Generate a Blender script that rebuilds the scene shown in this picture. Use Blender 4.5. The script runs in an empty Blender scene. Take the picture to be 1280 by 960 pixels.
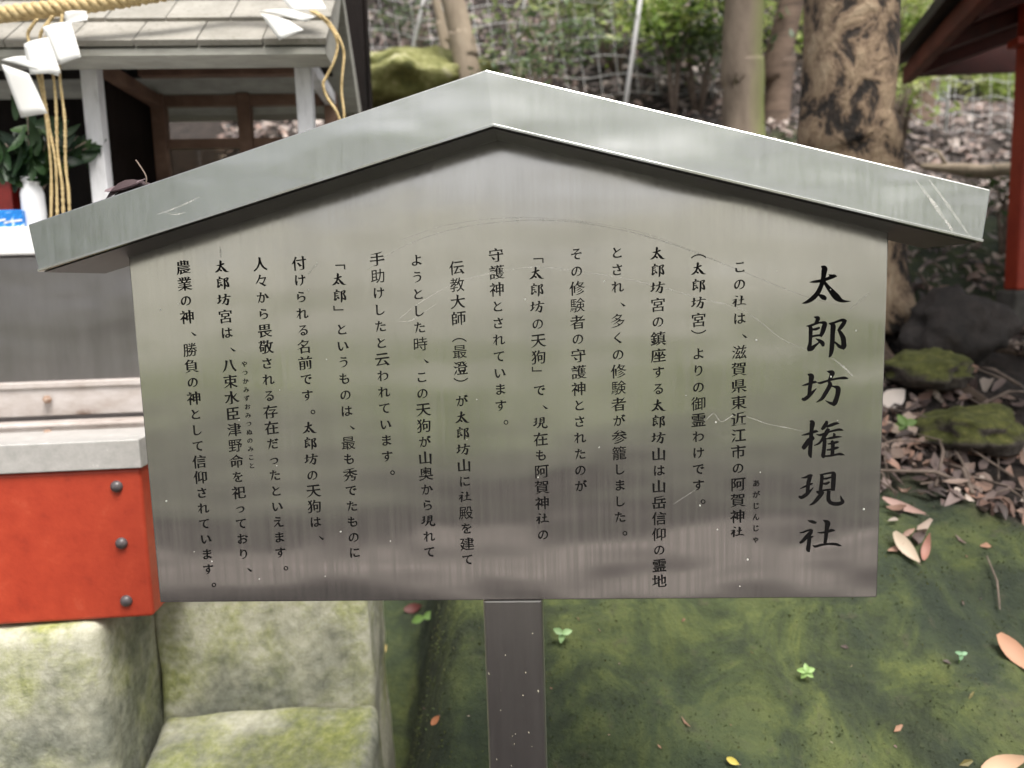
import bpy, bmesh, math, random
from mathutils import Vector, Matrix, noise
random.seed(7)
R = math.radians
scene = bpy.context.scene
C = scene.collection

# ------------------------------------------------------------------ camera, world, sun, exposure
ZB = 0.95                                   # height of the sign panel's lower edge above the path
CAM = Vector((0.02686, -0.91887, 0.39038 + ZB))
CR = Vector((0.99833715, 0.04955545, -0.02944826))
CU = Vector((0.02285838, 0.12865196, 0.99142633))
CF = Vector((-0.05291916, 0.99045087, -0.12730527))
cam = bpy.data.cameras.new('camera')
cam.sensor_width = 36.0
cam.lens = 36.0 * 961 / 1280
cam.clip_start = 0.02
cam.clip_end = 400
cam.dof.use_dof = True
cam.dof.focus_distance = 0.93
cam.dof.aperture_fstop = 3.8
cam_o = bpy.data.objects.new('camera', cam)
C.objects.link(cam_o)
m = Matrix((CR, CU, -CF)).transposed().to_4x4()
m.translation = CAM
cam_o.matrix_world = m
scene.camera = cam_o

SUN_EL, SUN_AZ = R(62), R(150)              # azimuth measured clockwise from +Y
world = bpy.data.worlds.new('World')
scene.world = world
world.use_nodes = True
nt = world.node_tree
bg = nt.nodes['Background']
sky = nt.nodes.new('ShaderNodeTexSky')
sky.sky_type = 'NISHITA'
sky.sun_disc = False
sky.sun_elevation = SUN_EL
sky.sun_rotation = SUN_AZ
sky.air_density = 1.0
sky.dust_density = 6.0
sky.ozone_density = 0.3
cloud = nt.nodes.new('ShaderNodeHueSaturation')       # thin overcast: most of the blue is gone
cloud.inputs['Saturation'].default_value = 0.22
nt.links.new(sky.outputs[0], cloud.inputs['Color'])
nt.links.new(cloud.outputs[0], bg.inputs[0])
bg.inputs[1].default_value = 0.085
sun = bpy.data.lights.new('sun', 'SUN')
sun.energy = 1.5
sun.angle = R(25)
sun.color = (1.0, 0.95, 0.88)
sun_o = bpy.data.objects.new('sun', sun)
C.objects.link(sun_o)
sd = Vector((math.sin(SUN_AZ) * math.cos(SUN_EL), math.cos(SUN_AZ) * math.cos(SUN_EL), math.sin(SUN_EL)))
sun_o.rotation_euler = sd.to_track_quat('Z', 'Y').to_euler()
vs = scene.view_settings
vs.view_transform = 'Standard'
vs.look = 'None'
vs.gamma = 1
vs.use_curve_mapping = False
vs.exposure = 1.42
scene.cycles.use_denoising = True
scene.cycles.max_bounces = 6

# ------------------------------------------------------------------ helpers
def ray(px, py):
    return CF + CR * ((px - 640) / 961) - CU * ((py - 480) / 961)
def at(px, py, Y):
    d = ray(px, py)
    return CAM + d * ((Y - CAM.y) / d.y)
YAW = R(7)
GO = Vector((-0.56, 0.33, 0.0))             # corner of the offering stand; its axes are turned 7 degrees
GU = Vector((math.cos(YAW), math.sin(YAW), 0))
GV = Vector((-math.sin(YAW), math.cos(YAW), 0))
def on(px, py, v):
    """stand coordinates (u, v, z) of what the photo shows at a pixel, on the plane a depth v behind the stand's front"""
    d = ray(px, py)
    t = (v - (CAM - GO).dot(GV)) / d.dot(GV)
    p = CAM + d * t - GO
    return Vector((p.dot(GU), v, p.z))

def tag(o, label=None, cat=None, group=None, kind=None):
    if label: o['label'] = label
    if cat: o['category'] = cat
    if group: o['group'] = group
    if kind: o['kind'] = kind
    return o
def empty(name, loc, rz=0.0):
    o = bpy.data.objects.new(name, None)
    o.empty_display_size = 0.1
    o.location = loc
    o.rotation_euler = (0, 0, rz)
    C.objects.link(o)
    return o
def link_mesh(name, me, mat, parent=None, smooth=False):
    o = bpy.data.objects.new(name, me)
    C.objects.link(o)
    for mm in (mat if isinstance(mat, (list, tuple)) else [mat]):
        me.materials.append(mm)
    if smooth:
        for p in me.polygons: p.use_smooth = True
    if parent: o.parent = parent
    return o
def build(name, bm, mat, parent=None, smooth=False, bevel=0.0, seg=2):
    me = bpy.data.meshes.new(name)
    bm.to_mesh(me); bm.free()
    o = link_mesh(name, me, mat, parent, smooth)
    if bevel:
        b = o.modifiers.new('bevel', 'BEVEL')
        b.width = bevel; b.segments = seg; b.limit_method = 'ANGLE'; b.angle_limit = R(35)
        b.harden_normals = False
    return o
def box(bm, lo, hi, mat=None):
    v = [bm.verts.new((x, y, z)) for x in (lo[0], hi[0]) for y in (lo[1], hi[1]) for z in (lo[2], hi[2])]
    fs = [bm.faces.new([v[i] for i in f]) for f in ((0, 1, 3, 2), (4, 6, 7, 5), (0, 4, 5, 1), (2, 3, 7, 6), (0, 2, 6, 4), (1, 5, 7, 3))]
    if mat is not None:
        for vv in v: vv.co = mat @ vv.co
    return fs
def prism(bm, poly, y0, y1):
    """a polygon in x-z extruded along y (poly counter-clockwise seen from -y)"""
    a = [bm.verts.new((x, y0, z)) for x, z in poly]
    b = [bm.verts.new((x, y1, z)) for x, z in poly]
    n = len(poly)
    bm.faces.new(a); bm.faces.new(b[::-1])
    for i in range(n):
        bm.faces.new((a[i], b[i], b[(i + 1) % n], a[(i + 1) % n]))
    return a, b
def beam(bm, p, q, w, h, up=Vector((0, 0, 1))):
    p, q = Vector(p), Vector(q)
    d = (q - p).normalized()
    s = d.cross(up).normalized(); t = s.cross(d)
    v = []
    for c in (p, q):
        for a, b in ((-1, -1), (1, -1), (1, 1), (-1, 1)):
            v.append(bm.verts.new(c + s * (a * w / 2) + t * (b * h / 2)))
    for f in ((3, 2, 1, 0), (4, 5, 6, 7), (0, 1, 5, 4), (1, 2, 6, 5), (2, 3, 7, 6), (3, 0, 4, 7)):
        bm.faces.new([v[i] for i in f])
def spline(pts, n):
    """Catmull-Rom through points of any dimension"""
    P = [list(p) for p in pts]
    P = [[2 * a - b for a, b in zip(P[0], P[1])]] + P + [[2 * a - b for a, b in zip(P[-1], P[-2])]]
    out = []
    for i in range(1, len(P) - 2):
        for k in range(n):
            t = k / n
            out.append([0.5 * (2 * b + (c - a) * t + (2 * a - 5 * b + 4 * c - d) * t * t + (3 * b - a - 3 * c + d) * t ** 3)
                        for a, b, c, d in zip(P[i - 1], P[i], P[i + 1], P[i + 2])])
    out.append(P[-2])
    return out
def tube(bm, pts, rad, n=8, cap=True, wob=0.0):
    pts = [Vector(p) for p in pts]
    rs = rad if isinstance(rad, (list, tuple)) else [rad] * len(pts)
    ref = Vector((0.31, 0.77, 0.55)); rings = []
    for i, p in enumerate(pts):
        d = (pts[min(i + 1, len(pts) - 1)] - pts[max(i - 1, 0)]).normalized()
        s = d.cross(ref).normalized(); t = d.cross(s)
        ring = []
        for k in range(n):
            a = 2 * math.pi * k / n
            r = rs[i]
            if wob:
                q = p * 7 + Vector((math.cos(a), math.sin(a), 0)) * 1.3
                r *= 1 + wob * noise.noise(q)
            ring.append(bm.verts.new(p + s * (math.cos(a) * r) + t * (math.sin(a) * r)))
        rings.append(ring)
    for a, b in zip(rings, rings[1:]):
        for k in range(n):
            bm.faces.new((a[k], b[k], b[(k + 1) % n], a[(k + 1) % n]))
    if cap:
        bm.faces.new(rings[0]); bm.faces.new(rings[-1][::-1])
def lathe(bm, prof, n=24, loc=(0, 0, 0)):
    loc = Vector(loc); rings = []
    for r, z in prof:
        rings.append([bm.verts.new(loc + Vector((r * math.cos(2 * math.pi * k / n), r * math.sin(2 * math.pi * k / n), z))) for k in range(n)])
    for a, b in zip(rings, rings[1:]):
        for k in range(n):
            bm.faces.new((a[k], a[(k + 1) % n], b[(k + 1) % n], b[k]))
    bm.faces.new(rings[0][::-1]); bm.faces.new(rings[-1])

def fbm(p, o=4):
    s, a = 0.0, 1.0
    for _ in range(o):
        s += a * noise.noise(p); p = p * 2.03 + Vector((3.1, 1.7, 0.4)); a *= 0.5
    return s

# ------------------------------------------------------------------ materials
def new_mat(name, col=(0.5, 0.5, 0.5), rough=0.7, metal=0.0):
    mt = bpy.data.materials.new(name)
    mt.use_nodes = True
    b = mt.node_tree.nodes['Principled BSDF']
    b.inputs['Base Color'].default_value = (*col, 1)
    b.inputs['Roughness'].default_value = rough
    b.inputs['Metallic'].default_value = metal
    return mt, mt.node_tree, b
def N(t, kind, **kw):
    n = t.nodes.new(kind)
    for k, v in kw.items():
        if k in n.inputs: n.inputs[k].default_value = v
        else: setattr(n, k, v)
    return n
def coord(t, scale=(1, 1, 1), out='Object'):
    tc = N(t, 'ShaderNodeTexCoord'); mp = N(t, 'ShaderNodeMapping')
    mp.inputs['Scale'].default_value = scale
    t.links.new(tc.outputs[out], mp.inputs[0])
    return mp.outputs[0]
def noise_tex(t, vec, scale, detail=5, rough=0.6, dist=0.0):
    n = N(t, 'ShaderNodeTexNoise')
    n.inputs['Scale'].default_value = scale; n.inputs['Detail'].default_value = detail
    n.inputs['Roughness'].default_value = rough; n.inputs['Distortion'].default_value = dist
    if vec is not None: t.links.new(vec, n.inputs['Vector'])
    return n.outputs['Fac']
def ramp(t, fac, stops):
    r = N(t, 'ShaderNodeValToRGB')
    e = r.color_ramp.elements
    while len(e) < len(stops): e.new(0.5)
    for k, (p, c) in enumerate(stops):
        e[k].position = p; e[k].color = (*c, 1) if len(c) == 3 else c
    t.links.new(fac, r.inputs[0])
    return r.outputs[0]
def mix(t, fac, a, b, mode='MIX'):
    n = N(t, 'ShaderNodeMix', data_type='RGBA', blend_type=mode)
    for sock, val in ((0, fac), (6, a), (7, b)):
        if hasattr(val, 'is_linked'): t.links.new(val, n.inputs[sock])
        elif sock == 0: n.inputs[0].default_value = val
        else: n.inputs[sock].default_value = (*val, 1)
    return n.outputs[2]
def bump(t, b, h, strength=0.3, dist=0.01, prev=None):
    n = N(t, 'ShaderNodeBump')
    n.inputs['Strength'].default_value = strength; n.inputs['Distance'].default_value = dist
    t.links.new(h, n.inputs['Height'])
    if prev is not None: t.links.new(prev, n.inputs['Normal'])
    t.links.new(n.outputs[0], b.inputs['Normal'])
    return n.outputs[0]
def mottled(name, stops, scale=8, rough=0.8, bscale=60, bstr=0.4, bdist=0.004, stretch=(1, 1, 1), detail=6, rr=None):
    mt, t, b = new_mat(name, rough=rough)
    v = coord(t, stretch)
    f = noise_tex(t, v, scale, detail, 0.65)
    t.links.new(ramp(t, f, stops), b.inputs['Base Color'])
    if bstr: bump(t, b, noise_tex(t, v, bscale, 4), bstr, bdist)
    return mt

def steel(name, rough, aniso, tint, streak, wave, wavescale, stain=0.0):
    """brushed stainless sheet: fine vertical brushing, slight buckling of the sheet, a few dull patches"""
    mt, t, b = new_mat(name, tint, rough, 1.0)
    fine = noise_tex(t, coord(t, (420, 420, 5)), 1.0, 2, 0.6)
    mid = noise_tex(t, coord(t, (170, 170, 2.2)), 1.0, 3, 0.7)
    big = noise_tex(t, coord(t, (2.2, 1, 5.0)), wavescale, 2, 0.4)
    blot = noise_tex(t, coord(t, (16, 16, 3.5)), 1.0, 5, 0.65)
    rr = N(t, 'ShaderNodeMapRange')
    rr.inputs['From Min'].default_value = 0.3; rr.inputs['From Max'].default_value = 0.7
    rr.inputs['To Min'].default_value = rough - 0.03; rr.inputs['To Max'].default_value = rough + 0.05
    t.links.new(mid, rr.inputs[0])
    t.links.new(rr.outputs[0], b.inputs['Roughness'])
    k = mix(t, 0.55, ramp(t, mid, [(0.3, tuple(c * 0.93 for c in tint)), (0.7, tint)]),
            ramp(t, blot, [(0.35, tuple(c * (1 - stain) for c in tint)), (0.62, tint)]))
    t.links.new(k, b.inputs['Base Color'])
    b.inputs['Anisotropic'].default_value = aniso
    tg = N(t, 'ShaderNodeTangent', direction_type='UV_MAP')
    t.links.new(tg.outputs[0], b.inputs['Tangent'])
    p = bump(t, b, big, 1.0, wave)
    p = bump(t, b, fine, streak, 0.0002, p)
    return mt

# ------------------------------------------------------------------ ground: path, mossy bank and littered hillside in one sheet
def sstep(a, b, x):
    t = min(1, max(0, (x - a) / (b - a)))
    return t * t * (3 - 2 * t)
def interp(kn, x):
    if x <= kn[0][0]: return kn[0][1]
    for (a, va), (b, vb) in zip(kn, kn[1:]):
        if x <= b: return va + (vb - va) * (x - a) / (b - a)
    return kn[-1][1]
KL = [(.95, 0), (1.5, .42), (2.2, 1.1), (3, 1.95), (4, 2.75), (6, 4.2), (9, 6), (30, 15)]
KC = [(.10, 0), (.2, .33), (.32, .54), (.7, .82), (1.4, 1.2), (2.5, 1.65), (4, 2.65), (6, 4.2), (9, 6), (30, 15)]
KR = [(.10, 0), (.2, .33), (.32, .54), (.7, .78), (1.4, 1.0), (2.1, 1.12), (2.7, 1.45), (5, 2.4), (8, 3.1), (12, 4.0), (20, 5.2), (30, 6.5)]
def base_h(x, y):
    a = (x - .03) / (y + .92) if y > -.5 else 0
    c = interp(KC, y)
    r = interp(KR, y)
    w = sstep(.30, .46, a)
    h = c * (1 - w) + r * w
    if x < .1:
        l = interp(KL, y)
        wl = sstep(-.16, -.42, x) if y < 1.6 else sstep(-.16, -.42, x) * (1 - sstep(1.6, 3, y))
        h = h * (1 - wl) + l * wl
    if y < -4.5:                                    # the wood rises again on the far side of the path
        h += .16 * (-y - 4.5)
    return h
def H(x, y):
    h = base_h(x, y)
    rough = sstep(.08, .4, y) + .25
    p = Vector((x, y, 0))
    h += rough * (.05 * noise.noise(p * 1.3 + Vector((5, 2, 1))) + .030 * noise.noise(p * 3.7) + .012 * fbm(p * 11, 3))
    if y > .1:
        h += .006 * fbm(p * 38, 2)
        if y < 1.2: h += .030 * sstep(.1, .3, y) * (1 - sstep(.8, 1.2, y)) * noise.noise(Vector((x * 4.2 + y * 3, y * 2.5, 2.2)))
    return h
def moss_amount(x, y):
    p = Vector((x, y, 3.3))
    edge = .80 + .10 * noise.noise(p * 3) + .05 * noise.noise(p * 9)
    if x > .9: edge -= .12 * sstep(.9, 1.3, x)
    m_ = 1 - sstep(edge - .06, edge + .10, y)
    if x < .1: m_ = max(m_, sstep(.0, -.15, x) * (1 - sstep(1.6, 2.1, y)))
    m_ *= sstep(.02, .14, y)
    m_ = max(m_, .85 * sstep(.20, .38, noise.noise(Vector((x * .9, y * .9, 7.1)))) * sstep(.8, 1.2, y) * (1 - sstep(3.5, 6, y)))
    return m_
bm = bmesh.new()
NX, NY = 300, 330
B1 = math.asinh(32 / .40)
xs = [.40 * math.sinh(B1 * (2 * i / NX - 1)) + .2 for i in range(NX + 1)]
ys = [.45 * math.sinh(math.asinh(34 / .45) * (2 * j / NY - 1)) + .55 for j in range(NY + 1)]
lay = bm.verts.layers.float_color.new('mask')
grid = [[bm.verts.new((x, y, H(x, y))) for x in xs] for y in ys]
for row in grid:
    for v in row:
        x, y = v.co.x, v.co.y
        path = sstep(.06, -.02, y) * sstep(-5.4, -3.6, y)
        strip = max(sstep(-2.58, -2.60, y) * sstep(-2.73, -2.71, y), .0)   # pale kerb
        v[lay] = (moss_amount(x, y), path, strip, sstep(-3.2, -6.2, y))
for j in range(NY):
    for i in range(NX):
        bm.faces.new((grid[j][i], grid[j][i + 1], grid[j + 1][i + 1], grid[j + 1][i]))

mt_ground, t, b = new_mat('soil_moss', rough=.95)
at_ = N(t, 'ShaderNodeAttribute', attribute_name='mask')
sx = N(t, 'ShaderNodeSeparateColor'); t.links.new(at_.outputs['Color'], sx.inputs[0])
v = coord(t)
n1 = noise_tex(t, v, 6.5, 7, .68, .5); n2 = noise_tex(t, v, 30, 5, .7); n3 = noise_tex(t, v, 1.6, 4, .6); n4 = noise_tex(t, v, 160, 3, .7)
moss_a = ramp(t, n1, [(.36, (.012, .015, .007)), (.44, (.030, .036, .012)), (.52, (.075, .090, .020)), (.60, (.16, .175, .036)), (.70, (.10, .085, .035))])
moss_b = ramp(t, n2, [(.30, (.024, .032, .014)), (.55, (.060, .078, .030)), (.75, (.11, .13, .045))])
moss = mix(t, .42, moss_a, moss_b)
moss = mix(t, ramp(t, noise_tex(t, v, 2.7, 5, .65, .8), [(.36, (.85, .85, .85)), (.50, (0, 0, 0))]), moss, mix(t, .6, moss, (.020, .030, .020)))
moss = mix(t, ramp(t, n3, [(.40, (0, 0, 0)), (.62, (1, 1, 1))]), moss, mix(t, .5, moss, (.045, .066, .036)))
moss = mix(t, ramp(t, n2, [(.60, (0, 0, 0)), (.76, (.7, .7, .7))]), moss, (.075, .06, .038))
soil = ramp(t, n2, [(.30, (.008, .006, .005)), (.55, (.028, .020, .016)), (.75, (.07, .05, .04))])
pathc = ramp(t, n2, [(.3, (.010, .008, .008)), (.7, (.030, .024, .024))])
moss = mix(t, 1.0, moss, (.72, .76, .86), 'MULTIPLY')
col = mix(t, sx.outputs[0], soil, moss)
col = mix(t, sx.outputs[1], col, pathc)
col = mix(t, at_.outputs['Alpha'], col, ramp(t, n3, [(.35, (.20, .20, .165)), (.65, (.37, .37, .32))]))  # unseen ground across the path, paled to lighten the panel's reflection
col = mix(t, sx.outputs[2], col, (.50, .45, .42))
t.links.new(col, b.inputs['Base Color'])
p_ = bump(t, b, n2, .6, .02); bump(t, b, n4, .3, .004, p_)
ground = build('ground', bm, mt_ground, smooth=True)
tag(ground, kind='structure')

# ------------------------------------------------------------------ leaf shapes
def leaf(bm, pos, nrm, along, ln, wd, curl, lay=None, col=None, seg=4, matrix=None):
    """one curved leaf blade: midrib fold, pointed ends"""
    nrm = nrm.normalized()
    along = (along - nrm * along.dot(nrm)).normalized()
    side = nrm.cross(along)
    prev = None
    for k in range(seg + 1):
        s = k / seg
        w = wd * .5 * math.sin(math.pi * min(1, .06 + .9 * s) ** .85)
        up = curl * ln * ((s - .5) ** 2 * 4 - .4)
        c = pos + along * ((s - .5) * ln) + nrm * up
        e = w * .35
        row = [bm.verts.new(c - side * w + nrm * e), bm.verts.new(c), bm.verts.new(c + side * w + nrm * e)]
        if prev:
            for a in (0, 1):
                f = bm.faces.new((prev[a], prev[a + 1], row[a + 1], row[a]))
                if lay is not None:
                    for lp in f.loops: lp[lay] = col
        prev = row
def leaf_mat(name, rough=.55, trans=.25):
    mt, t, b = new_mat(name, rough=rough)
    a = N(t, 'ShaderNodeAttribute', attribute_name='tone')
    t.links.new(a.outputs['Color'], b.inputs['Base Color'])
    if trans:
        tr = N(t, 'ShaderNodeBsdfTranslucent'); mx = N(t, 'ShaderNodeMixShader'); mx.inputs[0].default_value = trans
        t.links.new(a.outputs['Color'], tr.inputs[0])
        out = t.nodes['Material Output']
        t.links.new(b.outputs[0], mx.inputs[1]); t.links.new(tr.outputs[0], mx.inputs[2]); t.links.new(mx.outputs[0], out.inputs[0])
    return mt
MT_DEAD = leaf_mat('dead_leaf', .6, .1)
MT_GREEN = leaf_mat('green_leaf', .45, .35)
DEAD = [(.25, .14, .09), (.17, .09, .06), (.27, .18, .13), (.36, .26, .19), (.08, .05, .04), (.15, .10, .085), (.29, .16, .10), (.46, .37, .29), (.06, .042, .036), (.20, .14, .12), (.10, .06, .05), (.34, .17, .10)]
def vary(c, k=.25):
    f = random.uniform(1 - k, 1 + k)
    return (min(1, c[0] * f), min(1, c[1] * f), min(1, c[2] * f), 1)
def slope_n(x, y, e=.03):
    return Vector((H(x - e, y) - H(x + e, y), H(x, y - e) - H(x, y + e), 2 * e)).normalized()

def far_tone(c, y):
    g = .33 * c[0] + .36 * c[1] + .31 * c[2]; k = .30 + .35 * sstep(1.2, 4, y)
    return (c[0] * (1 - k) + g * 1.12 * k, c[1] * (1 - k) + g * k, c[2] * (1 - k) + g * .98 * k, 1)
# fallen leaves: a carpet nobody could count
bm = bmesh.new(); lay = bm.loops.layers.float_color.new('tone')
placed = 0
while placed < 19000:
    y = .62 + 9.0 * random.random() ** 1.7
    ax = random.uniform(-.42, .62)
    x = .03 + ax * (y + .92)
    if x < .2 and y < 2.0: continue
    if .7 < x < 1.5 and 1.05 < y < 1.8 and random.random() < .6: continue
    mo = moss_amount(x, y)
    keep = 1.0 - .985 * mo if y < 1.1 else 1 - .6 * mo
    if random.random() > keep or (y < 3 and noise.noise(Vector((x * 2.3, y * 2.3, 4.4))) < random.uniform(-.55, -.12)): continue
    n = slope_n(x, y)
    n = (n + Vector((random.uniform(-.5, .5), random.uniform(-.6, .3), random.uniform(-.2, .2)))).normalized()
    ln = (.020 + .045 * random.random() ** 1.5) * (1 + .13 * y)
    z = H(x, y) + random.uniform(.004, .02) + .1 * ln
    leaf(bm, Vector((x, y, z)), n, Vector((random.uniform(-1, 1), random.uniform(-1, 1), random.uniform(-.3, .3))), ln, ln * random.uniform(.25, .62),
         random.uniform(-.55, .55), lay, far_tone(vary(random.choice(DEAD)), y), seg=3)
    placed += 1
litter = build('leaf_litter', bm, MT_DEAD, smooth=True)
tag(litter, kind='stuff')
# scraps of leaf, needles and grit caught on the moss
bm = bmesh.new(); lay = bm.loops.layers.float_color.new('tone')
for _ in range(150):
    x, y = random.uniform(-.3, 1.4), random.uniform(.14, 1.0)
    n = slope_n(x, y)
    ln = random.choice((.004, .006, .009, .015, .022)) * random.uniform(.7, 1.3)
    leaf(bm, Vector((x, y, H(x, y) + .004)), n + Vector((random.uniform(-.3, .3), random.uniform(-.5, .1), 0)), Vector((random.uniform(-1, 1), random.uniform(-1, 1), random.uniform(-.3, .3))),
         ln, ln * random.uniform(.12, .6), random.uniform(-.3, .3), lay, vary(random.choice(DEAD + [(.12, .10, .03), (.05, .035, .02)])), seg=2)
tag(build('moss_debris', bm, MT_DEAD), kind='stuff')
# twigs among the leaves
bm = bmesh.new()
for _ in range(420):
    y = .8 + 6.5 * random.random() ** 1.5
    x = .03 + random.uniform(-.30, .60) * (y + .92)
    if x < .2 and y < 1.4: continue
    a = random.uniform(0, math.pi); L = random.uniform(.06, .28)
    p0 = Vector((x, y, H(x, y) + .02)); x2, y2 = x + math.cos(a) * L, y + math.sin(a) * L
    p2 = Vector((x2, y2, H(x2, y2) + .025)); p1 = (p0 + p2) / 2 + Vector((random.uniform(-.02, .02), random.uniform(-.02, .02), .02))
    r = random.uniform(.002, .006)
    tube(bm, [p0, p1, p2], [r, r * .9, r * .5], 5)
MT_TWIG = mottled('twig_bark', [(.3, (.07, .05, .04)), (.7, (.26, .20, .16))], 20, bstr=0)
tag(build('fallen_twigs', bm, MT_TWIG, smooth=True), kind='stuff')

# moss tufts: short upright shoots all over the bank behind the sign
bm = bmesh.new(); lay = bm.loops.layers.float_color.new('tone')
cnt = 0
while cnt < 9000:
    x = random.uniform(-.5, 1.35); y = random.uniform(.10, 1.0)
    if random.random() > moss_amount(x, y): continue
    k = fbm(Vector((x * 5, y * 5, 1)), 3)
    if random.random() > .75 + k: continue
    n = slope_n(x, y, .02)
    p = Vector((x, y, H(x, y) - .001))
    d = (n + Vector((random.uniform(-.7, .7), random.uniform(-.7, .7), random.uniform(-.2, .5)))).normalized()
    s = Vector((random.uniform(-1, 1), random.uniform(-1, 1), random.uniform(-1, 1))).cross(d).normalized()
    L = random.uniform(.002, .006); w = random.uniform(.0015, .003)
    a = bm.verts.new(p - s * w); b_ = bm.verts.new(p + s * w); c = bm.verts.new(p + d * L)
    f = bm.faces.new((a, b_, c))
    g = .5 + .5 * noise.noise(Vector((x * 4, y * 4, 9)))
    col = (.035 + .055 * g + .02 * random.random(), .048 + .055 * g + .02 * random.random(), .022 + .012 * (1 - g), 1)
    for lp in f.loops: lp[lay] = col
    cnt += 1
tag(build('moss', bm, leaf_mat('moss_shoots', .8, .2)), kind='stuff')

# ------------------------------------------------------------------ sign board
MT_PANEL = steel('brushed_panel', .19, .75, (.62, .605, .58), .05, .0045, 1.5, .18)
MT_ROOFS = steel('brushed_roof', .20, .5, (.50, .505, .475), .02, .0085, 2.1, .05)
MT_POST = steel('brushed_post', .36, .4, (.44, .42, .41), .05, .001, 1.0, .25)
MT_INK = mottled('black_enamel', [(.3, (.004, .004, .004)), (.7, (.008, .007, .007))], 200, rough=.8, bstr=0)
MT_INK.node_tree.nodes['Principled BSDF'].inputs['Specular IOR Level'].default_value = .08
def uv_plane(o):
    me = o.data
    uv = me.uv_layers.new(name='UVMap')
    for poly in me.polygons:
        nn = poly.normal
        for li in poly.loop_indices:
            c = me.vertices[me.loops[li].vertex_index].co
            uv.data[li].uv = (c.x + (c.y if abs(nn.x) > .7 else 0), c.z + (c.y if abs(nn.z) > .7 else 0))
SIGN = Vector((-.033, 0, 0))
sign = empty('notice_board', SIGN)
tag(sign, 'stainless steel roofed notice board on a post engraved with black Japanese text', 'sign')
def S(x, z): return (x - SIGN.x, z + ZB)
PL, PR = -.4827, .4163
bm = bmesh.new()
poly = [S(PL, 0), S(PR, -.0008), S(PR, .452), S(-.033, .578), S(PL, .452)]
prism(bm, poly, 0, .028)
panel = build('panel', bm, MT_PANEL, sign, bevel=.0012)
uv_plane(panel)
# roof: folded sheet box, its front leaning back a little, with a lip under the front edge
bm = bmesh.new()
top = [(-.5603, .4745), (-.0365, .6196), (.4933, .4757)]
low = [(-.5496, .4210), (-.0305, .5592), (.4837, .4207)]
prof = [S(*low[0]), S(*low[1]), S(*low[2]), S(*top[2]), S(*top[1]), S(*top[0])]
lean = .0065
def ring(yb, yt):
    return [bm.verts.new((x, (yb if k < 3 else yt), z)) for k, (x, z) in enumerate(prof)]
fr, bk = ring(-.070, -.070 + lean), ring(.055, .055)
bm.faces.new((fr[0], fr[1], fr[4], fr[5])); bm.faces.new((fr[1], fr[2], fr[3], fr[4]))
bm.faces.new((bk[0], bk[5], bk[4], bk[1])); bm.faces.new((bk[1], bk[4], bk[3], bk[2]))
for i in range(6):
    j = (i + 1) % 6
    bm.faces.new((fr[i], bk[i], bk[j], fr[j]))
bmesh.ops.recalc_face_normals(bm, faces=bm.faces[:])
roof = build('roof', bm, MT_ROOFS, sign, bevel=.0014, seg=2)
uv_plane(roof)
bm = bmesh.new()
for a, b_ in ((0, 1), (1, 2)):
    p, q = Vector((*S(*low[a]), 0)), Vector((*S(*low[b_]), 0))
    n = Vector((-(q - p).y, (q - p).x, 0)).normalized()
    pts = [p + n * .0002, q + n * .0002, q + n * .0030, p + n * .0030]
    prism(bm, [(c.x, c.y) for c in pts], -.0712, -.066)
lip = build('drip_edge', bm, MT_ROOFS, roof, bevel=.0003)
uv_plane(lip)
# thin sheet under the roof, the shade beneath it put into the dark colour
MT_SOFFIT_SHADE = mottled('shade_soffit', [(.3, (.010, .008, .007)), (.7, (.030, .025, .021))], 14, rough=.45, bstr=0)
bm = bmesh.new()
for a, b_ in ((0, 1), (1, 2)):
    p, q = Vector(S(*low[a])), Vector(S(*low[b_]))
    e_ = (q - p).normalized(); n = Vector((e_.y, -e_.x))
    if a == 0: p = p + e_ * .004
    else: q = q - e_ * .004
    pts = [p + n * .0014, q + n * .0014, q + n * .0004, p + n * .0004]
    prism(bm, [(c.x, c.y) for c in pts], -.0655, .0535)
build('soffit_shade', bm, MT_SOFFIT_SHADE, roof)
# post: square hollow section standing in the ground
px0, px1 = -.0672 - SIGN.x, .0076 - SIGN.x
bm2 = bmesh.new()
box(bm2, (px0, .0035, -.25), (px1, .0027 + .0608, ZB - .0012))
post = build('post', bm2, MT_POST, sign, bevel=.004, seg=3)
uv_plane(post)

# ------------------------------------------------------------------ lettering
def outline_of(chars):
    """outlines of the built-in typeface, one set of closed paths per character"""
    for ob in list(bpy.context.selected_objects): ob.select_set(False)
    made = []
    for ch in chars:
        cu = bpy.data.curves.new('lettering', 'FONT'); cu.body = ch; cu.size = 1
        o = bpy.data.objects.new('lettering', cu); C.objects.link(o); made.append((ch, o))
    bpy.context.view_layer.update()
    for _, o in made: o.select_set(True)
    bpy.context.view_layer.objects.active = made[0][1]
    bpy.ops.object.convert(target='CURVE')
    out = {}
    for ch, o in made:
        out[ch] = [[(p.handle_left.to_2d(), p.co.to_2d(), p.handle_right.to_2d()) for p in s.bezier_points] for s in o.data.splines]
    for _, o in made: bpy.data.objects.remove(o)
    return out
def flatten(sp):
    pts = []
    for i in range(len(sp)):
        p0, h0 = sp[i][1], sp[i][2]; h1, p1 = sp[(i + 1) % len(sp)][0], sp[(i + 1) % len(sp)][1]
        e = p1 - p0; L = max(e.length, 1e-9)
        dev = max(abs(e.cross(h0 - p0)), abs(e.cross(h1 - p0))) / L
        k = 1 if dev < .004 else 2 if dev < .02 else 3 if dev < .06 else 4
        for q in range(k):
            t = q / k
            pts.append(p0 * (1 - t) ** 3 + h0 * (3 * (1 - t) ** 2 * t) + h1 * (3 * (1 - t) * t * t) + p1 * t ** 3)
    return [pts[i] for i in range(len(pts)) if (pts[i] - pts[i - 1]).length > .004]
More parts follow.
